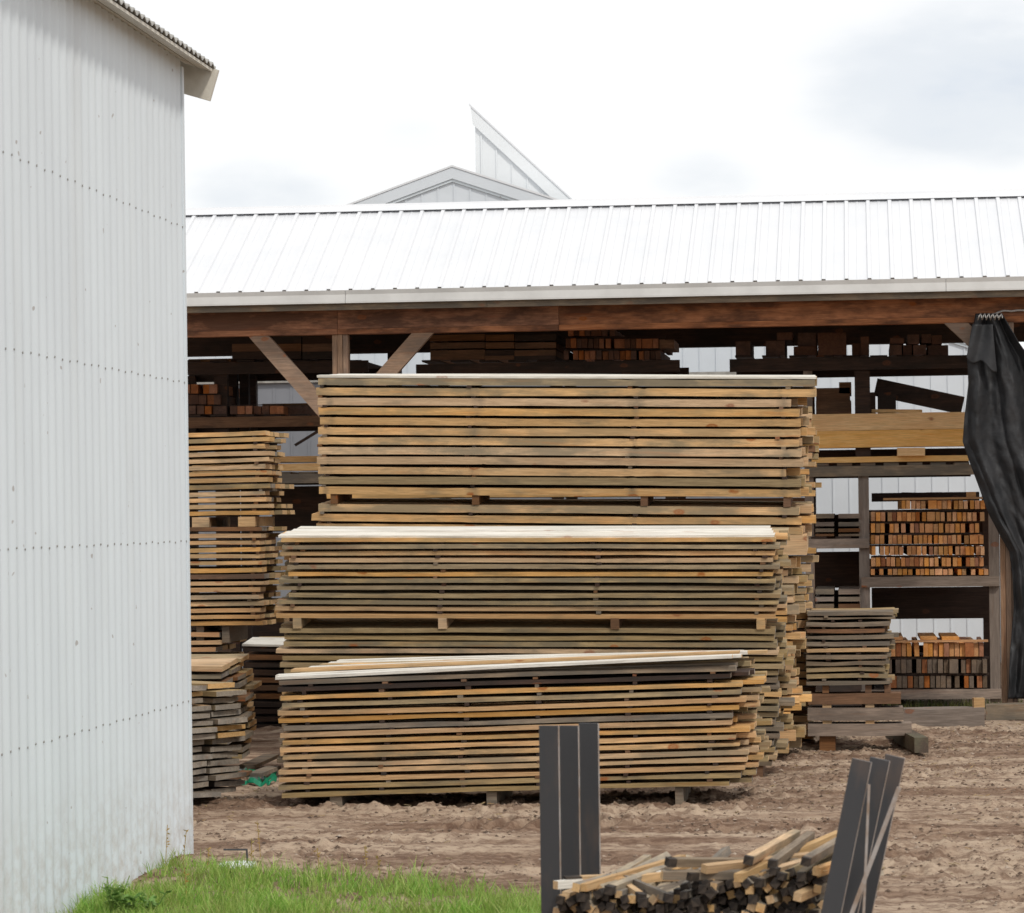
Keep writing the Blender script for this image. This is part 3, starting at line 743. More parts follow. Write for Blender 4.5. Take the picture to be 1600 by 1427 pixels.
for i in range(16):
    z = .05 + i * (s_)
    xo = 0
    for k in range(3):
        m_ = r0.choice([GREY, OLIVE, TAN, GREY]) if i > 5 else r0.choice([GREY, DARK, GREY])
        th_ = R(57 + r0.uniform(-3, 3)); wd_ = r0.uniform(.24, .34)
        Mb = Matrix.Translation((P0.x - .16, P0.y, z)) @ Matrix.Rotation(th_, 4, 'Z') @ Matrix.Translation((k * .335 + r0.uniform(-.02, .05), r0.uniform(-.07, .05), r0.uniform(0, .004))) @ Matrix.Rotation(R(r0.uniform(-2, 2)), 4, 'Y') @ Matrix.Rotation(R(90 + r0.uniform(-5, 5)), 4, 'Z')
        Mb = Mb @ Matrix.Translation((0, -wd_, 0))
        o = board_mb(r0.uniform(.75, .9), wd_, .037, r0, .007).build('slab_board', [m_, ENDL if (m_ in (TAN, OLIVE) and r0.random() < .6) else ENDG], matrix=Mb)
        tag(o, f'{LOOK[m_.name]} rough slab end, {nth(16 - i)} layer down, {nth(k + 1)} from the wall, ragged pile at the white wall', 'board', 'rough slabs by the white wall')
# grey stack beside the rack ----------------------------------------------------
YRS = G(1300, 1172).y
lay = [(956, 962.5, 1262, 1396, GREY), (962.6 + 3, 969.5, 1262, 1399, GREY)] + [(972.5 + 10.2 * i, 979.3 + 10.2 * i, 1260, 1386 + rr.uniform(-4, 12), [GREY, BROWN, GREY, GREY, TAN, GREY, GREY, OLIVE, OLIVE, GREY][i]) for i in range(10)]
MR, PR, oR = stack('grey stack beside the rack', 1262, 1172, YRS, lay, 1.0, 4, 2, [GREY, OLIVE], [2, 1], roll=-.002, seed=61, rj=(-.04, .06), sticks=(1292, 1345,), wane=.007, ends=ENDG)
for i, (ya, yb, xb, m_, lb) in enumerate(((1083.5, 1100.5, 1408, BROWN, 'orange-brown beam, uppermost of three under the grey stack'), (1106, 1126, 1411, RACKW, 'thick grey-brown beam, second of three under the grey stack'), (1131, 1150, 1424, RACKW, 'thick grey beam, lowest of three under the grey stack'))):
    za, zc = at(1330, yb, YRS).z, at(1330, ya, YRS).z
    o = board_mb(at(xb, 1100, YRS).x - at(1262, 1100, YRS).x, .3, zc - za, rr, .004).build('support_beam', [m_, ENDG], matrix=Matrix.Translation((at(1262, 1100, YRS).x, YRS - .01 * i, za)))
    tag(o, lb, 'beam', 'beams under the grey stack')
    if i < 2:
        for xx in (1285, 1352):
            block('spacer_block', f'thin spacer under the {nth(i + 1)} beam of the grey stack, ' + ('beside the back stacks' if xx < 1300 else 'nearer the beam end'), 'spacer stick', Matrix.Identity(4), at(xx, 1100, YRS).x, at(xx + 14, 1100, YRS).x, YRS + .01, YRS + .29, za - .031, za - .001, TAN, 'spacers under the grey stack')
zz = oR[-1][2]; zc = at(1330, 1083.5, YRS).z
for i, xx in enumerate((1285, 1352, 1382)):
    block('spacer_block', f'short block under the boards of the grey stack, {nth(i + 1)} from left', 'spacer stick', Matrix.Identity(4), at(xx, 1080, YRS).x, at(xx + 10, 1080, YRS).x, YRS + .03, YRS + .8, zc + .001, zz - .003, BROWN, 'short blocks in the grey stack')
A = G(1404, 1166); B_ = G(1440, 1180)
mb = MB(); mb.beam((A.x - .05, A.y + 1.0, .075), (B_.x, B_.y, .085), .12, .13); o = mb.build('skid_timber', [wood('skid_wood', (.12, .09, .07), (.07, .055, .045), long_axis=1), ENDG]); tag(o, 'dark square skid timber poking out on the dirt below the grey stack', 'timber')
mb = MB(); A = at(1284, 1165, YRS); mb.box(A.x - .02, A.x + .12, YRS + .02, YRS + .9, -.05, at(1300, 1150, YRS).z - .002); tag(mb.build('skid_timber', BROWN), 'brown skid timber under the grey stack next to the tall stacks', 'timber')
o = HID.build('inner_boards', [HIDW, ENDL]); o['kind'] = 'stuff'; tag(o, 'boards deeper inside the lumber stacks, only glimpsed between layers', 'boards')


# ---------------------------------------------------------------- racks inside the shed
def pbox(x0, x1, y0, y1, Y):
    xm, ym = (x0 + x1) / 2, (y0 + y1) / 2
    return at(x0, ym, Y).x, at(x1, ym, Y).x, at(xm, y1, Y).z, at(xm, y0, Y).z


YK, YKB = 34.35, 36.2


def rail(parent, x0, x1, y0, y1, mat, Y=YK, dep=.05, back=True, name='rail'):
    a, b, c, d = pbox(x0, x1, y0, y1, Y)
    mb = MB(); mb.box(a, b, Y - .004, Y + dep, c, d); mb.build(name, mat, parent)
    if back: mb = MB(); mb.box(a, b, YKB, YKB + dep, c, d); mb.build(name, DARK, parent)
    return a, b, c, d


def upright(parent, x0, x1, ytop, ybot, mat, Y=YK, back=True):
    a, b, c, d = pbox(x0, x1, ytop, ybot, Y)
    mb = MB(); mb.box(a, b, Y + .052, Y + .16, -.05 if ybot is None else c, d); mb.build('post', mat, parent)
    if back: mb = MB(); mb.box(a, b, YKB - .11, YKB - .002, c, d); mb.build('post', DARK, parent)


def slats(parent, x0, x1, ytop, th, n_, mat):
    """boards running front to back that carry the goods"""
    for i in range(n_):
        a, b, c, d = pbox(x0 + (x1 - x0) * (i + .08) / n_, x0 + (x1 - x0) * (i + .72) / n_, ytop, ytop + th, YK)
        mb = MB(); mb.box(a, b, YK + .02, YKB + .03, c + .001, d); mb.build('shelf_slat', mat, parent)


rkR = thing('timber_rack', 'grey timber storage rack holding orange board ends beside the black tarp', 'rack', (at(1450, 1000, YK).x, YK, 0))
upright(rkR, 1336, 1360, 579, 727, DARK); upright(rkR, 1343, 1359.5, 744, 1098, RACKP); upright(rkR, 1545, 1561, 577, 1098, RACKP); upright(rkR, 1258, 1272, 577, 1098, RACKP)
rail(rkR, 1262, 1526, 727.5, 743.5, GREY); rail(rkR, 1262, 1358, 842, 857, RACKW); rail(rkR, 1346, 1562, 901, 917, RACKW); rail(rkR, 1345, 1566, 1077.5, 1092.5, RACKW)
rail(rkR, 1140, 1530, 558, 578, DARK)
slats(rkR, 1268, 1525, 722.5, 5, 7, GREY); slats(rkR, 1264, 1340, 838.5, 3.5, 2, DARK); slats(rkR, 1362, 1545, 899, 2.5, 4, DARK); slats(rkR, 1362, 1545, 1075.5, 2.5, 4, DARK); slats(rkR, 1145, 1525, 555, 3, 9, DARK)

rkL = thing('timber_rack', 'dark timber rack with a brown rail behind the left diagonal brace', 'rack', (at(400, 700, YK).x, YK, 0))
upright(rkL, 336, 356, 577, 1095, DARK); upright(rkL, 552, 568, 577, 1095, DARK); upright(rkL, 240, 256, 577, 1095, DARK)
rail(rkL, 240, 575, 651, 667.5, BROWN); rail(rkL, 240, 575, 741.5, 756, GREY); rail(rkL, 240, 575, 566, 584, DARK)
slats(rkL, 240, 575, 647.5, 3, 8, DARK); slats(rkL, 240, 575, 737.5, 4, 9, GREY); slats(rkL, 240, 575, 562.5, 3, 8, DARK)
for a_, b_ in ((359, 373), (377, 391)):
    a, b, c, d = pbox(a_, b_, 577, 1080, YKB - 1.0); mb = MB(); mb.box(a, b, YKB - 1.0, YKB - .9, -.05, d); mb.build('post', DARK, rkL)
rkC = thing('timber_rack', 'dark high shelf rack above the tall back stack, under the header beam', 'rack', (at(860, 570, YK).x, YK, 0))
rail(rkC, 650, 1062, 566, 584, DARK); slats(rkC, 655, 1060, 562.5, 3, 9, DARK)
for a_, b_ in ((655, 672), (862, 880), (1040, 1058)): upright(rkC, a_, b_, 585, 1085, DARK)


def ends_bundle(place, rows, Y, length, mats, weights, name='stacked_board', rseed=3, cat='board', tw=6.4, group=None, gapp=.22, endmats=None):
    """rows: (top, bottom, first column, last column): boards on edge that run front to back, seen end-on"""
    r = random.Random(rseed)
    for ri, (yt, yb, xa, xb) in enumerate(rows):
        x = xa; i = 0; last = None
        while x < xb - tw * .6:
            w = tw * r.uniform(.9, 1.1)
            if r.random() < .08: w *= 1.9
            a, b, c, d = pbox(x, x + w, yt + r.uniform(0, 1.0), yb, Y)
            m_ = r.choices(mats, weights[ri] if isinstance(weights[0], list) else weights)[0]; i += 1
            mb = MB(); dy = r.uniform(-.02, .05); mb.box(0, b - a, 0, length, 0, d - c)
            o = mb.build(name, m_, matrix=Matrix.Translation((a, Y + dy, c)) @ Matrix.Rotation(R(r.gauss(0, .35)), 4, 'Y') @ Matrix.Rotation(R(r.uniform(-1.3, 1.3)), 4, 'Z'))
            tag(o, f'{LOOK[m_.name]} board end, {nth(i)} from left, {nth(ri + 1)} row, {place}', cat, group)
            x += w + (r.uniform(.5, 1.7) if r.random() > gapp else r.uniform(3, 8))
        if ri < len(rows) - 1:
            nxt = rows[ri + 1]; g0, g1 = yb + .2, nxt[0] - .2
            if g1 - g0 > 1:
                for q, yo in enumerate((.06, length * .5, length - .1)):
                    a, b, c, d = pbox(min(xa, nxt[2]), max(xb, nxt[3]), g0, g1, Y)
                    if q == 0:
                        o = MB().box(a, b, Y + yo, Y + yo + .05, c, d - .002).build('spacer_stick', DARK); tag(o, f'thin dark spacer strip under the {nth(ri + 1)} row of {place}', 'spacer stick', 'spacer strips in the rack bundles')


OE = wood('orange_end_grain', (.90, .48, .20), (.72, .34, .125), stain=(.42, .16, .06), stain_amt=.6, knots=0, var=(.72, 1.15), long_axis=1); LOOK['orange_end_grain'] = 'orange'
RE = wood('brown_end_grain', (.50, .20, .08), (.36, .13, .05), stain=(.18, .075, .035), stain_amt=.6, knots=0, long_axis=1); LOOK['brown_end_grain'] = 'reddish-brown'
GE = wood('grey_end_grain', (.24, .18, .13), (.16, .115, .08), stain=(.09, .07, .06), stain_amt=.6, knots=0, long_axis=1); LOOK['grey_end_grain'] = 'grey-brown'
DE = wood('dark_end_grain', (.19, .095, .058), (.12, .06, .04), stain=(.04, .025, .02), stain_amt=.6, knots=0, long_axis=1); LOOK['dark_end_grain'] = 'dark'
ends_bundle('the upper rack bundle', [(782, 795.5, 1409, 1547), (800, 814.5, 1361, 1537), (818, 832.5, 1361, 1533), (836, 850, 1361, 1535), (853.5, 867.5, 1362, 1537), (871, 885, 1361, 1538), (889, 898.6, 1361, 1544)], YK, 1.75, [OE, RE, ORANGE], [9, 1, 2], rseed=4, group='board ends in the rack')
ends_bundle('the lower rack bundle', [(1005, 1026, 1383, 1546), (1030.5, 1052, 1386, 1547), (1056.5, 1075, 1386, 1544)], YK, 1.75, [OE, RE, GE], [[5, 3, 1], [0, 1, 6], [0, 1, 6]], rseed=6, tw=7.3, group='board ends in the rack', gapp=.12)
a, b, c, d = pbox(1380, 1547, 777.5, 781, YK); o = MB().box(a, b, YK + .0, YK + .1, c + .002, d).build('cap_board', ORANGE); tag(o, 'thin orange strip lying on top of the upper rack bundle', 'board')
a, b, c, d = pbox(1510, 1525, 769, 777, YK); o = MB().box(a, b, YK + .01, YK + .09, c + .004, d).build('offcut_block', ORANGE); tag(o, 'small orange offcut on top of the upper rack bundle near the tarp', 'offcut')
a, b, c, d = pbox(1388, 1544, 1000.5, 1004, YK); o = MB().box(a, b, YK - .01, YK + .09, c + .002, d).build('cap_board', ORANGE); tag(o, 'thin orange strip on top of the lower rack bundle', 'board')
for i, (xa, xb) in enumerate(((1390, 1411), (1438, 1464), (1472, 1499))):
    a, b, c, d = pbox(xa, xb, 996, 1000.3, YK); o = MB().box(0, b - a, 0, 1.7, 0, d - c).build('flat_plank', OE, matrix=Matrix.Translation((a, YK + .0, c + .001)) @ Matrix.Rotation(R(-.5), 4, 'X')); tag(o, f'flat orange plank resting on the lower rack bundle, {nth(i + 1)} from left', 'board', 'planks on the lower rack bundle')
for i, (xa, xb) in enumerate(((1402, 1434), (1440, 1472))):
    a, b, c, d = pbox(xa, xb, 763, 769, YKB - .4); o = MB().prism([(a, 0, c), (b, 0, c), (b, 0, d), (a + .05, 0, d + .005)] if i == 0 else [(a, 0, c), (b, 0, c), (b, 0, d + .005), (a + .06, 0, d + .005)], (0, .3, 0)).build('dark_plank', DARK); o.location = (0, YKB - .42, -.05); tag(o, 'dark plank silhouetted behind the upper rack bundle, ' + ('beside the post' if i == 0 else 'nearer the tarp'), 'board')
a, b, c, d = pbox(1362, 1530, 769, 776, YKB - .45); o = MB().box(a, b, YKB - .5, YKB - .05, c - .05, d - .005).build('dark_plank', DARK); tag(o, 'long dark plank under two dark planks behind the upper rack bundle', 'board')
# two pallet loads of grey boards left of the rack post
for nm, rows in (('upper', [(803, 810), (816, 822.5), (826, 831.5), (834.5, 838)]), ('lower', [(921, 929), (933, 940), (944, 952)])):
    for ri, (yt, yb) in enumerate(rows):
        for ci, (xa, xb) in enumerate(((1274, 1303), (1310, 1344))):
            a, b, c, d = pbox(xa, xb, yt, yb, YK); m_ = [GREY, RACKW, GREY, BROWN][(ri + ci) % 4]
            o = MB().box(a, b, YK + .02, YK + 1.5, c, d).build('pallet_board', m_); tag(o, f'grey board, {nth(ri + 1)} layer, {"inner" if ci == 0 else "outer"} column of the {nm} grey load beside the rack post', 'board', 'grey boards beside the rack post')
    for ci, (xa, xb) in enumerate(((1280, 1288), (1330, 1340))):
        a, b, c, d = pbox(xa, xb, rows[0][1], rows[-1][1], YK); o = MB().box(a, b, YK + .2, YK + 1.4, c, d).build('spacer_block', DARK); tag(o, f'dark spacer block inside the {nm} grey load, ' + ('inner' if ci == 0 else 'outer') + ' one', 'spacer stick', 'spacer blocks in the grey loads')
a, b, c, d = pbox(1264, 1345, 952.3, 958, YK)
o = MB().box(a, b, YK + .03, YK + 1.5, .0, c + .035).build('crate_base', DARK); tag(o, 'dark timber base under the lower grey load behind the grey stack', 'timber')
a, b, c, d = pbox(1262, 1345, 862, 918, YKB); o = MB().box(a, b, YKB - .2, YKB - .15, c, d).build('shade_panel', DARK); tag(o, 'dark panel added as shade behind the rack beside the grey stack', 'panel')  # panels added to fill the rack's black voids in place of shade
a, b, c, d = pbox(1362, 1546, 917, 966, YKB); o = MB().box(a, b, YKB - .2, YKB - .15, c, d).build('shade_panel', DARK); tag(o, 'dark wood panel added as shade below the upper rack bundle', 'panel')
a, b, c, d = pbox(430, 560, 760, 830, YKB); o = MB().box(a, b, YKB - .2, YKB - .15, c, d).build('shade_panel', DARK); tag(o, 'dark panel added as shade below the grey rail behind the upper stack by the wall', 'panel')
a, b, c, d = pbox(380, 470, 965, 1012, YKB); o = MB().box(a, b, YKB - .2, YKB - .15, c, d).build('shade_panel', DARK); tag(o, 'dark panel added as shade above the dark shaded stack', 'panel')
for ya, yb, xa, xb, lb in ((796, 850, 1358, 1540, 'dark sheet added as shade behind the upper rack bundle'), (872, 900, 1358, 1546, 'dark strip added as shade behind the lowest rows of the upper rack bundle'), (1008, 1076, 1380, 1547, 'dark sheet added as shade behind the lower rack bundle')):  # sheets added so gaps between the board ends go dark
    a, b, c, d = pbox(xa, xb, ya, yb, YKB); o = MB().box(a, b, YKB - .07, YKB - .03, c, d).build('shade_panel', DARK); tag(o, lb, 'panel')
for nm, ya, yb in (('upper', 804, 841), ('lower', 922, 957)):  # sheets added to keep the pale wall from showing through the loads
    a, b, c, d = pbox(1266, 1345, ya, yb, YK + 1.6); o = MB().box(a, b, YK + 1.56, YK + 1.6, c, d).build('shade_panel', DARK); tag(o, f'dark sheet added as shade behind the {nm} grey load beside the rack post', 'panel')
# big yellow timbers on the rack
for i, (yt, yb) in enumerate(((645.5, 672), (672.6, 699))):
    a, b, c, d = pbox(1235, 1509, yt, yb, YK); o = board_mb(b - a, .36, d - c, rr, .003).build('large_timber', [BIGO, ENDL], matrix=Matrix.Translation((a, YK - .02, c)))
    tag(o, ['upper', 'lower'][i] + ' long yellow timber on the rack beside the black tarp', 'timber', 'yellow timbers on the rack')
a, b, c, d = pbox(1402, 1445, 699.6, 712.5, YK); o = MB().box(a, b, YK - .1, YK + .4, c, d - .003).build('timber_block', BIGO); tag(o, 'short yellow block under the long yellow timbers', 'block')
a, b, c, d = pbox(1268, 1519, 713, 721.8, YK); o = board_mb(b - a, .2, d - c, rr).build('flat_plank', [BIGO, ENDL], matrix=Matrix.Translation((a, YK - .01, c))); tag(o, 'thin orange plank along the grey rail beneath the yellow timbers', 'board')
a, b, c, d = pbox(1262, 1512, 700, 727, YK + .9); o = MB().box(a, b, YK + .6, YK + 1.7, c, d - .02).build('dark_timber', DARK); tag(o, 'dark block added as shade behind the yellow timbers', 'timber')  # added dark block, closes the bright gap under the yellow timbers
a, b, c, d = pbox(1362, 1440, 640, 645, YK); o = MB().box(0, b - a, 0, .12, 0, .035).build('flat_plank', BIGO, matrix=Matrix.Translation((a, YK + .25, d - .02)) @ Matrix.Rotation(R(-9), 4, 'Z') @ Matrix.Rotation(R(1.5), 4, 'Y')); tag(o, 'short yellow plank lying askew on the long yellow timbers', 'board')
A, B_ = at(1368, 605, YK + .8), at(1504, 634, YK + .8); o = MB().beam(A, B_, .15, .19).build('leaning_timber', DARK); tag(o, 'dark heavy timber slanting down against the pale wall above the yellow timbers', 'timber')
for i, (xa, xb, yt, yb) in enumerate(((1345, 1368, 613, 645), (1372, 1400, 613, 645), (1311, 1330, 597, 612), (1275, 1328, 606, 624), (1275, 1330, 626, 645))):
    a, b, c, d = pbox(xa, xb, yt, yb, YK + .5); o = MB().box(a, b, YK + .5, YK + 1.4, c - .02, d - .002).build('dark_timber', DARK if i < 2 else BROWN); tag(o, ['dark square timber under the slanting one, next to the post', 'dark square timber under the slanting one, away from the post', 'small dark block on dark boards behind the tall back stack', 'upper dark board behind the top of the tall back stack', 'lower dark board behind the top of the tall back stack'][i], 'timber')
# dark timbers on the high shelf
hs_ = [(1149, 1172, 533, 555, 'first'), (1196, 1226, 532, 555, 'second'), (1214, 1238, 520, 531.5, 'third'), (1246, 1275, 519, 540, 'fourth'), (1278, 1322, 520, 555, 'fifth'), (1331, 1346, 536, 555, 'sixth'), (1345, 1358, 526, 555, 'seventh'), (1391, 1412, 528, 537, 'eighth'), (1411, 1425, 539, 555, 'ninth'), (1418, 1436, 523, 538, 'tenth'), (1440, 1455, 522, 536, 'eleventh'), (1456, 1472, 524, 538, 'twelfth'), (1390, 1409, 539, 555, 'thirteenth'), (1427, 1447, 539, 555, 'fourteenth'), (1450, 1482, 539, 555, 'fifteenth'), (1240, 1276, 541, 555, 'sixteenth')]
for xa, xb, yt, yb, o_ in sorted(hs_):
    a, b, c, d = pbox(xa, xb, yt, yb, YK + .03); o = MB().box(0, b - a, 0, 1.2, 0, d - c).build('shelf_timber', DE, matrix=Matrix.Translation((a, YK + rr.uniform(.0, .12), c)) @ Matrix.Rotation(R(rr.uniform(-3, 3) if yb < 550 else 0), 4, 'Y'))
    k = sorted(hs_).index((xa, xb, yt, yb, o_)) + 1
    tag(o, f'dark square timber end on the high shelf near the tarp, {nth(k)} from left', 'timber', 'dark timbers on the high shelf')
# middle high shelf: side-on boards, then board ends
for ri, yt in enumerate((523, 535, 547, 556)):
    for ci, (xa, xb) in enumerate(((672, 757), (758.5, 803), (804.5, 868))):
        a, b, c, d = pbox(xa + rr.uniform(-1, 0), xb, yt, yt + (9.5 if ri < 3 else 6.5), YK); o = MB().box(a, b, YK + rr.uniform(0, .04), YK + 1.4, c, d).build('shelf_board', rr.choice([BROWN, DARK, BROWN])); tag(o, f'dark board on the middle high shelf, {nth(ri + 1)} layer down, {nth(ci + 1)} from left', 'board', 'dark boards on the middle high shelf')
for xa, xb in ((690, 700), (840, 850)):
    a, b, c, d = pbox(xa, xb, 522, 563, YK); o = MB().box(a, b, YK + .06, YK + .14, c, d).build('spacer_block', DARK); tag(o, 'dark upright spacer in the boards on the middle high shelf, ' + ('inner' if xa < 800 else 'outer') + ' one', 'spacer stick')
ends_bundle('the middle high shelf bundle', [(515, 525, 888, 958), (529, 544, 884, 1040), (548, 562, 881, 1035)], YK, 1.6, [DE, RE], [1, 1], rseed=9, tw=8, group='board ends on the high shelf', gapp=.1)
a, b, c, d = pbox(1030, 1053, 531, 544, YK); o = MB().box(a, b, YK + .02, YK + 1.0, c, d).build('shelf_timber', BROWN); tag(o, 'paler squared timber at the outer end of the middle high shelf', 'timber')
# left rack goods
for ri, yt in enumerate((525, 537, 549)):
    for ci, (xa, xb) in enumerate(((362, 420), (422, 470), (472, 520))):
        if ri == 0 and ci == 0: continue
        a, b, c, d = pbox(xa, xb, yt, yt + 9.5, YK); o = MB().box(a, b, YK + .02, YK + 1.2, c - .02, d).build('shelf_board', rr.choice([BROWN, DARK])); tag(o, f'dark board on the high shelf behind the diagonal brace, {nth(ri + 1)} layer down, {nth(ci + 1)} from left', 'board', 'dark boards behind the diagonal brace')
a, b, c, d = pbox(293, 360, 560.5, 565.5, YK); o = MB().box(a, b, YK + .05, YK + .6, c, d).build('shelf_board', BROWN); tag(o, 'low brown board on the high shelf beside the white wall', 'board')
ends_bundle('the brown rail behind the diagonal brace', [(600.5, 615, 286, 336), (617, 632, 288, 345), (634, 647, 296, 440)], YK, 1.5, [RE, DE], [3, 2], rseed=12, tw=11, group='board ends on the brown rail', gapp=.25)
a, b, c, d = pbox(402, 495, 629, 632.5, YK); o = MB().box(a, b, YK + .3, YK + .5, c, d).build('shelf_board', BROWN); tag(o, 'thin brown board lying over the board ends by the diagonal brace', 'board')
a, b, c, d = pbox(440, 495, 633, 647, YK + .3); o = MB().box(a, b, YK + .3, YK + .6, c - .02, d).build('dark_timber', DE); tag(o, 'dark timber on the brown rail near the tall back stack', 'timber')
for i, (yt, yb) in enumerate(((714, 724), (725, 736.5))):
    a, b, c, d = pbox(300, 500, yt, yb, YK); o = board_mb(b - a, .3, d - c, rr).build('flat_plank', [BIGO if i else GOLD, ENDL], matrix=Matrix.Translation((a, YK, c + .001))); tag(o, ['upper', 'lower'][i] + ' orange plank on the grey rail between the left stacks and back stack', 'board')
A, B_ = at(461, 696, YK - .3), at(520, 660, YK - .3); o = MB().beam(A, B_, .03, .028).build('leaning_stick', DARK); tag(o, 'thin dark stick slanting against the grey wall beside the tall back stack', 'stick')

# ---------------------------------------------------------------- tarp and rope on the header
le = [(490, 1524), (510, 1520), (535, 1515), (556, 1511), (600, 1513), (650, 1507), (690, 1504), (720, 1514), (760, 1529), (800, 1543), (840, 1564), (862, 1577), (900, 1582), (950, 1584), (1020, 1578), (1092, 1575)]
ri_ = [(490, 1566), (510, 1578), (535, 1592), (560, 1610), (620, 1625), (700, 1640), (800, 1650), (900, 1655), (1092, 1655)]


def interp(t, tab): return float(np.interp(t, [q[0] for q in tab], [q[1] for q in tab]))


YTp = YBm - .08
nu, nv = 90, 150; gridp = []
for j in range(nv + 1):
    py = 490 + (1092 - 490) * j / nv; row = []; t = j / nv
    a, b = interp(py, le), interp(py, ri_)
    for i in range(nu + 1):
        u = i / nu
        px = a + (b - a) * u
        amp = .035 + .07 * min(1, t * 2.5)
        f = amp * (math.sin(u * 14 - t * 3.2 + 1.1 * math.sin(t * 4)) * .75 + 1.1 * abs(math.sin(u * 7.3 + .6 - t * 3.4)) + .16 * math.sin(u * 27 + t * 8 + 2 * math.sin(t * 6 + u * 3)))
        f += .09 * float(fbm(np.array([u * 6 + 3]), np.array([t * 14]), 3, 5)[0] - .5)
        row.append(at(px, py, YTp - f + .06 * t))
    gridp.append(row)
tarp = thing('black_tarp', 'black woven tarp gathered and hanging from the header beam beside the rack', 'tarp', (at(1560, 1090, YTp).x, YTp, 0))
mb = MB(); mb.grid(gridp, close=(0, .006, 0)); mb.build('cloth', TARP, tarp, smooth=True)
fl = []
for j in range(25):
    v_ = j / 24; row = []
    for i in range(31):
        u = i / 30
        px = (1519 - 9 * v_) + (1551 - 1519 + 16 * v_) * u; py = 507 + (52 + 20 * u + 5 * math.sin(u * 9)) * v_
        row.append(at(px, py, YTp - .10 - .05 * v_ - .025 * math.sin(u * 8 + v_ * 2)))
    fl.append(row)
mb = MB(); mb.grid(fl, close=(0, .006, 0)); mb.build('folded_flap', TARP, tarp, smooth=True)
rp2 = thing('tie_rope', 'pale rope tying the black tarp along the header beam', 'rope', at(1560, 492, YTp - .12))
pts = [at(1533 + (1720 - 1533) * i / 40, 494 - 9 * min(1, i / 9) * .9 - 1.2 * math.sin(i * 1.1) * (1 if i < 12 else .2) - .05 * i, YBm - .03) for i in range(41)]
mb = MB(); mb.tube(pts, .010, 6); mb.build('line', ROPE, rp2, smooth=True)
mb = MB()
for i in range(6):
    x0 = 1528 + 6.5 * i; mb.tube([at(x0, 500, YTp - .10), at(x0 + 2, 494, YTp - .14), at(x0 + 4, 490, YTp - .10), at(x0 + 6, 497, YTp - .13)], .007, 5)
mb.build('lashing', ROPE, rp2, smooth=True)

# ---------------------------------------------------------------- low timbers and bits on the yard
for i, (xa, xb, yt, yb, lb) in enumerate(((1412, 1539, 1107, 1134, 'long grey timber lying on the dirt before the rack'), (1541, 1680, 1101, 1122, 'weathered timber lying before the rack next to the tarp'))):
    Yt = G((xa + xb) / 2, yb + 1).y; a, b, c, d = pbox(xa, xb, yt, yb, Yt)
    o = board_mb(b - a, .2, d - c + .03, rr, .01).build('ground_timber', [RACKW if i == 0 else GREY, ENDG], matrix=Matrix.Translation((a, Yt, c - .03)) @ Matrix.Rotation(-.01, 4, 'Y')); tag(o, lb, 'timber')
    if i == 0: zt1, Yt1 = d, Yt
a, b, c, d = pbox(1522, 1539, 1090, 1106, Yt1); o = MB().box(0, b - a, 0, .12, 0, (d - c)).build('offcut_block', TAN, matrix=Matrix.Translation((a, Yt1 + .03, zt1 - .005)) @ Matrix.Rotation(R(6), 4, 'Z')); tag(o, 'small pale square offcut standing on the grey timber before the rack', 'offcut')
for (x0, y0, x1, y1, w, mt, lb) in ((386, 1208, 424, 1194, .14, GREY, 'grey board lying in the shadow between the left and front stacks'), (398, 1221, 428, 1213, .12, GREY, 'short grey board lying across the green strap'), (362, 1226, 386, 1220, .09, BROWN, 'small brown scrap of wood on the dirt near the ragged pile')):
    A, B_ = G(x0, y0), G(x1, y1); mb = MB(); o = mb.beam((A.x, A.y, .05), (B_.x, B_.y, .07), w, .03).build('scrap_board', mt); tag(o, lb, 'board')
mb = MB()
for pts_ in ([(352, 1207), (372, 1206), (395, 1217), (408, 1224)], [(358, 1206), (385, 1212), (410, 1209), (432, 1208)], [(362, 1224), (385, 1222), (408, 1224), (432, 1218)], [(408, 1218), (420, 1223), (432, 1221)]):
    row0, row1 = [], []
    for k in range(len(pts_) * 6 - 5):
        t = k / 6; i = min(int(t), len(pts_) - 2); f = t - i
        px, py = [pts_[i][q] * (1 - f) + pts_[i + 1][q] * f for q in (0, 1)]
        g = G(px, py); z = gz(g.x, g.y) + .035 + .015 * math.sin(k * .9)
        row0.append((g.x, g.y - .02, z - .02)); row1.append((g.x, g.y + .03, z + .012))
    mb.grid([row0, row1], close=(0, 0, -.003))
tag(mb.build('green_strap', STRAP), 'tangled green plastic strap on the dirt between stacks', 'strap')
g = G(372, 1361)
pl_ = thing('plastic_lid', 'crumpled white plastic lid with a dark rod at the edge of the grass', 'lid', (g.x, g.y, 0))
mb = MB(); rows = []
for j in range(9):
    rows.append([(g.x + .11 * (i / 8 - .5) * 2 * math.sqrt(max(0.02, 1 - (j / 4 - 1) ** 2 * .9)), g.y + .13 * (j / 4 - 1), .045 + .005 * math.sin(i * 1.7 + j * 2.2)) for i in range(9)])
mb.grid(rows, close=(0, 0, -.02)); mb.build('sheet', PLAST, pl_)
mb = MB(); mb.tube([(g.x + .055, g.y + .02, .0), (g.x + .05, g.y + .02, .125)], .006, 6); mb.tube([(g.x - .09, g.y + .02, .125), (g.x + .055, g.y + .02, .125)], .006, 6); mb.build('rod', STEEL, pl_)

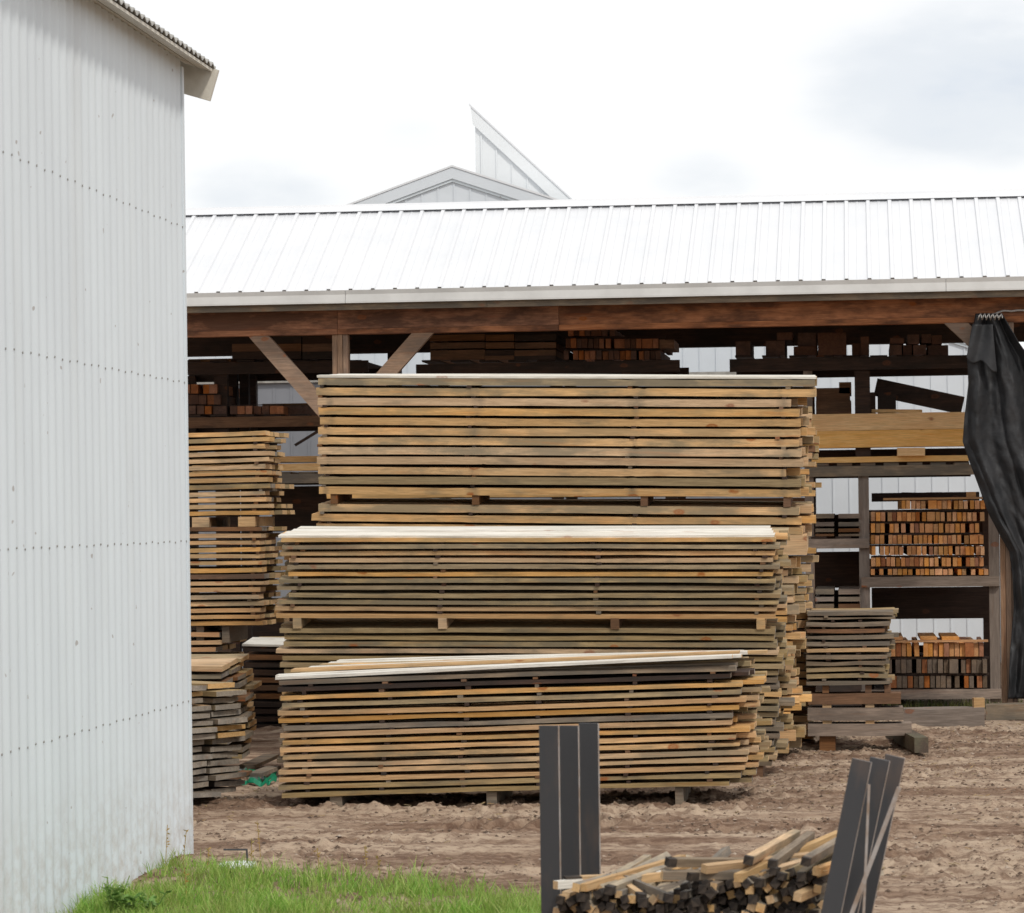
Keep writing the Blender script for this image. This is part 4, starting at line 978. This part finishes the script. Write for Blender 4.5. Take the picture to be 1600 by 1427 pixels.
# ---------------------------------------------------------------- steel stake cradle with its pile
ANG = R(19) - YAW
ax_ = Vector((math.sin(ANG), math.cos(ANG), 0)); rt_ = Vector((math.cos(ANG), -math.sin(ANG), 0))
crd = thing('steel_cradle', 'dark steel cradle of three upright and three leaning flat bars around cut stakes', 'cradle', (atd(1060, 1420, 13).x, atd(1060, 1420, 13).y, 0))
Lb, Rb = [], []
for k in range(3):
    D = 13.0 + .23 * k
    t = atd(858 + 31 * k, [1134, 1134, 1130][k], D); Lb.append(t)
    w = 31.5 / FPX * D / 2; h = rt_ * w; th = ax_ * .009
    P = [Vector((t.x, t.y, -.05)), t]
    mb = MB(); mb.hexa([P[0] - h - th, P[0] + h - th, P[0] + h + th, P[0] - h + th, P[1] - h - th, P[1] + h - th, P[1] + h + th, P[1] - h + th])
    mb.m = [0] * 6; mb.m[3] = 1; mb.m[5] = 1
    mb.build('upright_bar', [STEEL, RUST], crd)
    D2 = 12.12 + .23 * k
    t2 = atd([1347, 1375.5, 1399][k], [1188, 1186, 1182][k], D2); b2 = atd([1299, 1325, 1347][k], 1427, D2); dr = (b2 - t2).normalized()
    q = t2 + dr * ((t2.z + .05) / -dr.z); Rb.append((t2, q))
    side = Vector((0, 0, 1)).cross(ax_).normalized(); side = -ax_.cross(t2 - q).normalized() * -1
    if side.x < 0: side = -side
    h = side * (31 / FPX * D2 / 2)
    mb = MB(); mb.hexa([q - h - th, q + h - th, q + h + th, q - h + th, t2 - h - th, t2 + h - th, t2 + h + th, t2 - h + th])
    mb.m = [0] * 6; mb.m[3] = 1; mb.m[5] = 1
    mb.build('leaning_bar', [STEEL, RUST], crd)
    mb = MB(); mb.beam(Vector((t.x, t.y, .36)), Vector((q.x, q.y, .36)) + rt_ * .10, .06, .05); mb.build('cross_bar', STEEL, crd)
for zc_ in (0, 1):
    a = (Lb[0] if zc_ == 0 else Rb[0][1]); c = (Lb[2] if zc_ == 0 else Rb[2][1])
    mb = MB(); mb.beam((a.x, a.y, .30), (c.x, c.y, .30), .05, .05); mb.build('side_rail', STEEL, crd)
mb = MB(); mb.beam(atd(1358, 1226, 12.09), atd(1349, 1440, 12.09), .010, .015, up=(0, 1, 0)); mb.build('brace_rod', RUST, crd)
mb = MB(); mb.beam(atd(1405, 1230, 12.09), atd(1326, 1440, 12.09), .016, .018, up=(0, 1, 0)); mb.build('brace_rod', RUST, crd)
r3 = random.Random(77)
topline = [(865, 1392), (905, 1372), (950, 1376), (990, 1390), (1040, 1385), (1090, 1366), (1130, 1372), (1170, 1356), (1220, 1350), (1275, 1352), (1300, 1345)]
SW = .0315


def stake(px, py, D, ln, dyaw, dpit, tw, lab, tar=True, w=SW, m_=None):
    P = atd(px, py, D)
    d = (Matrix.Rotation(dyaw, 3, 'Z') @ ax_); d = Vector((d.x, d.y, math.tan(dpit))).normalized()
    x = d; y = Vector((0, 0, 1)).cross(x).normalized(); z = x.cross(y)
    Mx = Matrix(((x.x, y.x, z.x, P.x), (x.y, y.y, z.y, P.y), (x.z, y.z, z.z, P.z), (0, 0, 0, 1))) @ Matrix.Rotation(tw, 4, 'X')
    h = w / 2; mb = MB()
    mb.box(0, .012, -h, h, -h, h, 1); mb.box(.012, ln, -h, h, -h, h, 0)
    b_ = MB(); t_ = r3.uniform(.02, .07) if tar else .001
    loops = [0, t_, ln]
    for xx in loops: b_.v += [(xx, -h, -h), (xx, h, -h), (xx, h, h), (xx, -h, h)]
    b_.face((0, 1, 2, 3), 1); b_.face((11, 10, 9, 8), 0)
    for s_i in range(2):
        for k in range(4): b_.face((s_i * 4 + k, s_i * 4 + 4 + k, s_i * 4 + 4 + (k + 1) % 4, s_i * 4 + (k + 1) % 4), 1 if (s_i == 0 and tar) else 0)
    o = b_.build('wooden_stake', [m_ or STAKE, TAR if tar else ENDL], matrix=Mx)
    return tag(o, lab, 'stake', 'cut stakes in the steel cradle')


row = 0
for row in range(9):
    px = 872 + 7 * (row % 2); i = 0
    while px < 1284:
        py = interp(px, topline) + 15 + row * 12.2 + r3.uniform(-5.5, 5.5)
        if py < 1450:
            i += 1; D = 12.75 - .38 * (px - 860) / 440 + r3.uniform(-.10, .06)
            tar = r3.random() < .72
            stake(px + r3.uniform(-3, 3), py, D, min(r3.uniform(1.0, 1.2), (1368 - px) / 128), R(r3.gauss(0, 4)), R(r3.gauss(0, 1.2)), r3.choice([0, .2, -.3, .78, r3.uniform(0, 1.5)]), f'{"tarred" if tar else "pale"}-ended stake, {nth(i)} from the upright bars, {nth(row + 1)} row down in the cradle pile', tar, SW * r3.uniform(.85, 1.1), r3.choice([STAKE, STAKE, GREY, OLIVE, TAN]))
        px += 12.8 + r3.uniform(0, 1.6)
for (px, py, D, ln, dy, dp, tar, lab, m_) in (
        (1153, 1372, 12.4, 1.2, -6, 2.6, False, 'long golden stake slanting up on top of the pile to the leaning bars', ENDL),
        (1184, 1380, 12.38, 1.1, -9, 2.0, True, 'long grey stake beside the long golden one on the pile', GREY),
        (1042, 1347, 12.5, .62, -42, -4, True, 'grey stake with a dark end lying across the middle of the pile', GREY),
        (1034, 1367, 12.5, .6, -58, -2, False, 'weathered grey stake crossing the pile near the dark-ended one', GREY),
        (882, 1376, 12.9, .5, -50, -1, True, 'pale stake lying sideways next to the upright bars', TAN),
        (868, 1383, 12.85, .6, -35, 0, False, 'bleached stake with a rounded end poking past the upright bars', BLEACH),
        (905, 1386, 12.75, .5, -30, .5, False, 'golden stake lying on the low end of the pile', TAN),
        (1004, 1404, 12.55, .5, 30, 3, True, 'pale stake pointing at the viewer low in the pile', TAN),
        (1046, 1404, 12.5, .55, 38, 3, True, 'grey stake pointing at the viewer low in the pile', GREY),
        (1100, 1358, 12.5, .6, -30, 0, False, 'tan stake lying across the crest of the pile', TAN),
        (1075, 1370, 12.5, .5, -30, 0, True, 'short dark-ended stake at the crest of the pile', TAN),
        (1168, 1345, 12.45, 1.0, 3, .4, True, 'topmost dark-ended stake above the middle of the pile', TAN),
        (1206, 1351, 12.4, 1.0, 5, .8, True, 'dark-ended stake on top just before the long golden one', GREY),
        (1258, 1347, 12.3, .8, 2, .8, True, 'dark-ended stake on top beside the leaning bars', GREY),
        (1276, 1362, 12.3, .55, -8, .8, False, 'golden stake squeezed against the leaning bars', GOLD),
        (1246, 1402, 12.25, .7, -8, 3.2, False, 'golden stake slanting toward the leaning bars low in the pile', GOLD)):
    stake(px, py, D, ln, R(dy), R(dp), r3.choice([0, .1, .2]), lab, tar, SW * 1.05, m_)

# ---------------------------------------------------------------- grass and weeds
def grass_edge(px): return interp(px, [(100, 1345), (300, 1345), (330, 1347), (420, 1358), (520, 1366), (650, 1378), (760, 1392), (850, 1402), (1000, 1436)])


def blades(name, spots, mat, label, kind='stuff', seed=1):
    r = np.random.RandomState(seed); V = []; F = []
    for (x, y, h, w) in spots:
        a = r.uniform(0, 6.28); ln = r.uniform(.1, .75) * h; cx, cy = math.cos(a), math.sin(a)
        b0 = len(V); bz = gz_fast(x, y); fa = r.uniform(0, 3.14); wx, wy = math.cos(fa) * w, math.sin(fa) * w
        for t, ww in ((0, 1), (.4, .85), (.75, .5), (1, .08)):
            ox = ln * t * t; z = bz + h * (t - .22 * t * t * ln / h)
            V.append((x + cx * ox - wx * ww, y + cy * ox - wy * ww, z)); V.append((x + cx * ox + wx * ww, y + cy * ox + wy * ww, z))
        for k in range(3): F.append((b0 + 2 * k, b0 + 2 * k + 1, b0 + 2 * k + 3, b0 + 2 * k + 2))
    me = bpy.data.meshes.new(name); me.from_pydata(V, [], F); me.materials.append(mat)
    o = bpy.data.objects.new(name, me); C.objects.link(o); o['kind'] = kind; o['label'] = label; return o


def gz_fast(x, y): return gz_cache.get((round(x, 1), round(y, 1))) or gz_cache.setdefault((round(x, 1), round(y, 1)), gz(round(x, 1), round(y, 1)) - .02)


gz_cache = {}


def grassmat(name, a, b, c):
    m, n, l, p = newmat(name); g = n.new('ShaderNodeNewGeometry')
    tcg = n.new('ShaderNodeTexCoord')
    col = ramp(n, l, g.outputs['Random Per Island'], [(0, a), (1, c), (.55, b)])
    col = mixc(n, l, ramp(n, l, noise(n, l, tcg.outputs['Object'], 3.5, 3), [(.42, 0.0), (.66, .6)]), col, (.25, .23, .07))
    l.new(col, p.inputs['Base Color']); p.inputs['Roughness'].default_value = .5; p.inputs['Specular IOR Level'].default_value = .35
    tr = n.new('ShaderNodeBsdfTranslucent'); l.new(col, tr.inputs[0]); ms = n.new('ShaderNodeMixShader'); ms.inputs[0].default_value = .35
    l.new(p.outputs[0], ms.inputs[1]); l.new(tr.outputs[0], ms.inputs[2])
    out = [q for q in n if q.type == 'OUTPUT_MATERIAL'][0]; l.new(ms.outputs[0], out.inputs[0]); return m


GR = grassmat('green_grass', (.15, .34, .045), (.29, .50, .08), (.48, .57, .18))
rg = np.random.RandomState(4); sp = []
while len(sp) < 34000:
    px, py = rg.uniform(60, 900), rg.uniform(1330, 1500)
    e_ = grass_edge(px) + (float(vnoise(np.array([px / 22.]), np.array([3.]), 8)[0]) - .5) * 14
    if py < e_ or (py < e_ + 12 and rg.rand() < .55): continue
    g = G(px, py)
    if g.x < XW + .02: continue
    den = float(fbm(np.array([g.x * 2.2]), np.array([g.y * 2.2]), 2, 70)[0])
    if rg.rand() > 1.9 * den - .25: continue
    h = rg.uniform(.03, .14) * (.45 + 1.25 * den)
    if g.x < XW + .35: h *= .95
    sp.append((g.x, g.y, h, rg.uniform(.0018, .0042)))
blades('grass', sp, GR, 'green rough grass along the foot of the white building')
DG = grassmat('shaded_grass', (.03, .06, .015), (.06, .09, .02), (.12, .11, .04)); sp = []
for _ in range(900):
    px = rg.uniform(1380, 1600); Yg = rg.uniform(33.9, 35.2); a = at(px, 1100, Yg); sp.append((a.x, Yg, rg.uniform(.05, .16), .004))
blades('weeds', sp, DG, 'sparse weeds growing under the rack')
DRY = grassmat('dry_weed', (.42, .25, .07), (.5, .33, .1), (.36, .3, .12))
for i, (px, py, h) in enumerate(((322, 1352, .13), (408, 1332, .22), (285, 1342, .2), (500, 1352, .12), (574, 1345, .11), (392, 1345, .16), (258, 1350, .26), (292, 1395, .16), (595, 1360, .1))):
    g = G(px, py + 12); mb = MB(); r5 = random.Random(i)
    tip = Vector((g.x + r5.uniform(-.03, .03), g.y, h + .02)); mb.tube([(g.x, g.y, -.02), tip], .0022, 5)
    for q in range(9):
        t = r5.uniform(.45, 1); c = Vector((g.x, g.y, -.02)).lerp(tip, t); d = Vector((r5.uniform(-1, 1), r5.uniform(-1, 1), r5.uniform(-.2, .9))).normalized() * r5.uniform(.012, .03); s_ = d.cross(Vector((.3, .9, .2))).normalized() * .005
        b0 = len(mb.v); mb.v += [tuple(c), tuple(c + d * .5 + s_), tuple(c + d), tuple(c + d * .5 - s_)]; mb.face((b0, b0 + 1, b0 + 2, b0 + 3))
    tag(mb.build('dry_weed', DRY), f'thin dry orange weed stalk at the edge of the grass, {nth(sorted([322, 408, 285, 500, 574, 392, 258, 292, 595]).index(px) + 1)} from the white wall', 'weed', 'dry weed stalks')
LEAF = grassmat('broad_leaf', (.13, .27, .06), (.2, .36, .09), (.28, .42, .12))
for i, (px, py, h, lab) in enumerate(((176, 1415, .2, 'tall leafy weed against the corrugated wall'), (205, 1424, .14, 'low leafy weed in the grass a little out from the wall'), (232, 1408, .12, 'small leafy weed in the grass farther along the wall'))):
    g = G(px, 1432); g.x = max(g.x, XW + .06); wd_ = thing('leafy_weed', lab, 'weed', (g.x, g.y, 0), 'leafy weeds in the grass'); r5 = random.Random(40 + i); st = MB(); lf = MB()
    for q in range(6):
        tip = Vector((g.x + r5.uniform(-.1, .1), g.y + r5.uniform(-.1, .1), h * r5.uniform(.7, 1.1))); st.tube([(g.x, g.y, -.02), tip], .003, 5)
        for z in range(9):
            c = Vector((g.x, g.y, 0)).lerp(tip, r5.uniform(.3, 1)); d = Vector((r5.uniform(-1, 1), r5.uniform(-1, 1), r5.uniform(-.1, .6))).normalized() * r5.uniform(.03, .055); s_ = d.cross(Vector((.2, .3, 1))).normalized() * d.length * .32
            b0 = len(lf.v); lf.v += [tuple(c), tuple(c + d * .35 + s_), tuple(c + d * .7 + s_ * .8), tuple(c + d), tuple(c + d * .7 - s_ * .8), tuple(c + d * .35 - s_)]; lf.face(range(b0, b0 + 6))
    st.build('stems', LEAF, wd_); lf.build('leaves', LEAF, wd_)
# crumbs of soil, stones and bark strewn over the yard
rq = np.random.RandomState(12); V = []; F = []
OC = np.array([(1, 0, 0), (-1, 0, 0), (0, 1, 0), (0, -1, 0), (0, 0, 1), (0, 0, -.4)], float)
OF = [(0, 2, 4), (2, 1, 4), (1, 3, 4), (3, 0, 4), (2, 0, 5), (1, 2, 5), (3, 1, 5), (0, 3, 5)]
cx = rq.uniform(-5, 2.2, 32000); cy = rq.uniform(17, 33, 32000)
keep = (fbm(cx / 1.7, cy / .9, 3, 21) + .25 * rq.rand(32000)) > .55
cx, cy = cx[keep], cy[keep]; cz = height(cx, cy)
for x, y, z in zip(cx, cy, cz):
    r_ = .004 + .012 * rq.rand() ** 3; P = OC * r_ * rq.uniform(.6, 1.5, (6, 3)); b0 = len(V)
    V += [(x + p[0] * 1.3, y + p[1] * 1.3, z + p[2] * .8) for p in P]; F += [tuple(b0 + q for q in f) for f in OF]
me = bpy.data.meshes.new('gravel'); me.from_pydata(V, [], F)
m, n, l, p = newmat('soil_crumbs'); g_ = n.new('ShaderNodeNewGeometry')
l.new(ramp(n, l, g_.outputs['Random Per Island'], [(0, (.07, .045, .03)), (1, (.36, .29, .23)), (.5, (.15, .098, .066)), (.8, (.25, .18, .13))]), p.inputs['Base Color']); p.inputs['Roughness'].default_value = .95
me.materials.append(m); o = bpy.data.objects.new('gravel', me); C.objects.link(o); o['kind'] = 'stuff'; o['label'] = 'crumbs of soil and small stones over the yard'
V = []; F = []
for k in range(900):
    x, y = rq.uniform(-5, 2.2), rq.uniform(17, 33)
    if rq.rand() > (1.0 if y > 22 else .45): continue
    z = gz(x, y) + .006; L_, w_ = rq.uniform(.012, .06), rq.uniform(.004, .012); a = rq.uniform(0, 3.14); t = rq.uniform(-.3, .3); b0 = len(V)
    for q, u in ((-1, -1), (1, -1), (1, 1), (-1, 1)):
        V.append((x + math.cos(a) * L_ * q / 2 - math.sin(a) * w_ * u / 2, y + math.sin(a) * L_ * q / 2 + math.cos(a) * w_ * u / 2, z + t * L_ * q / 2))
    V += [(vx, vy, vz + .004) for vx, vy, vz in V[b0:b0 + 4]]
    F += [(b0 + 3, b0 + 2, b0 + 1, b0), (b0 + 4, b0 + 5, b0 + 6, b0 + 7)] + [(b0 + i, b0 + (i + 1) % 4, b0 + 4 + (i + 1) % 4, b0 + 4 + i) for i in range(4)]
me = bpy.data.meshes.new('wood_chips'); me.from_pydata(V, [], F); me.materials.append(HIDW)
o = bpy.data.objects.new('wood_chips', me); C.objects.link(o); o['kind'] = 'stuff'; o['label'] = 'pale wood chips scattered over the dirt'
print('boards', sum(o.name.startswith('pine_board') for o in bpy.data.objects), 'objects', len(bpy.data.objects))
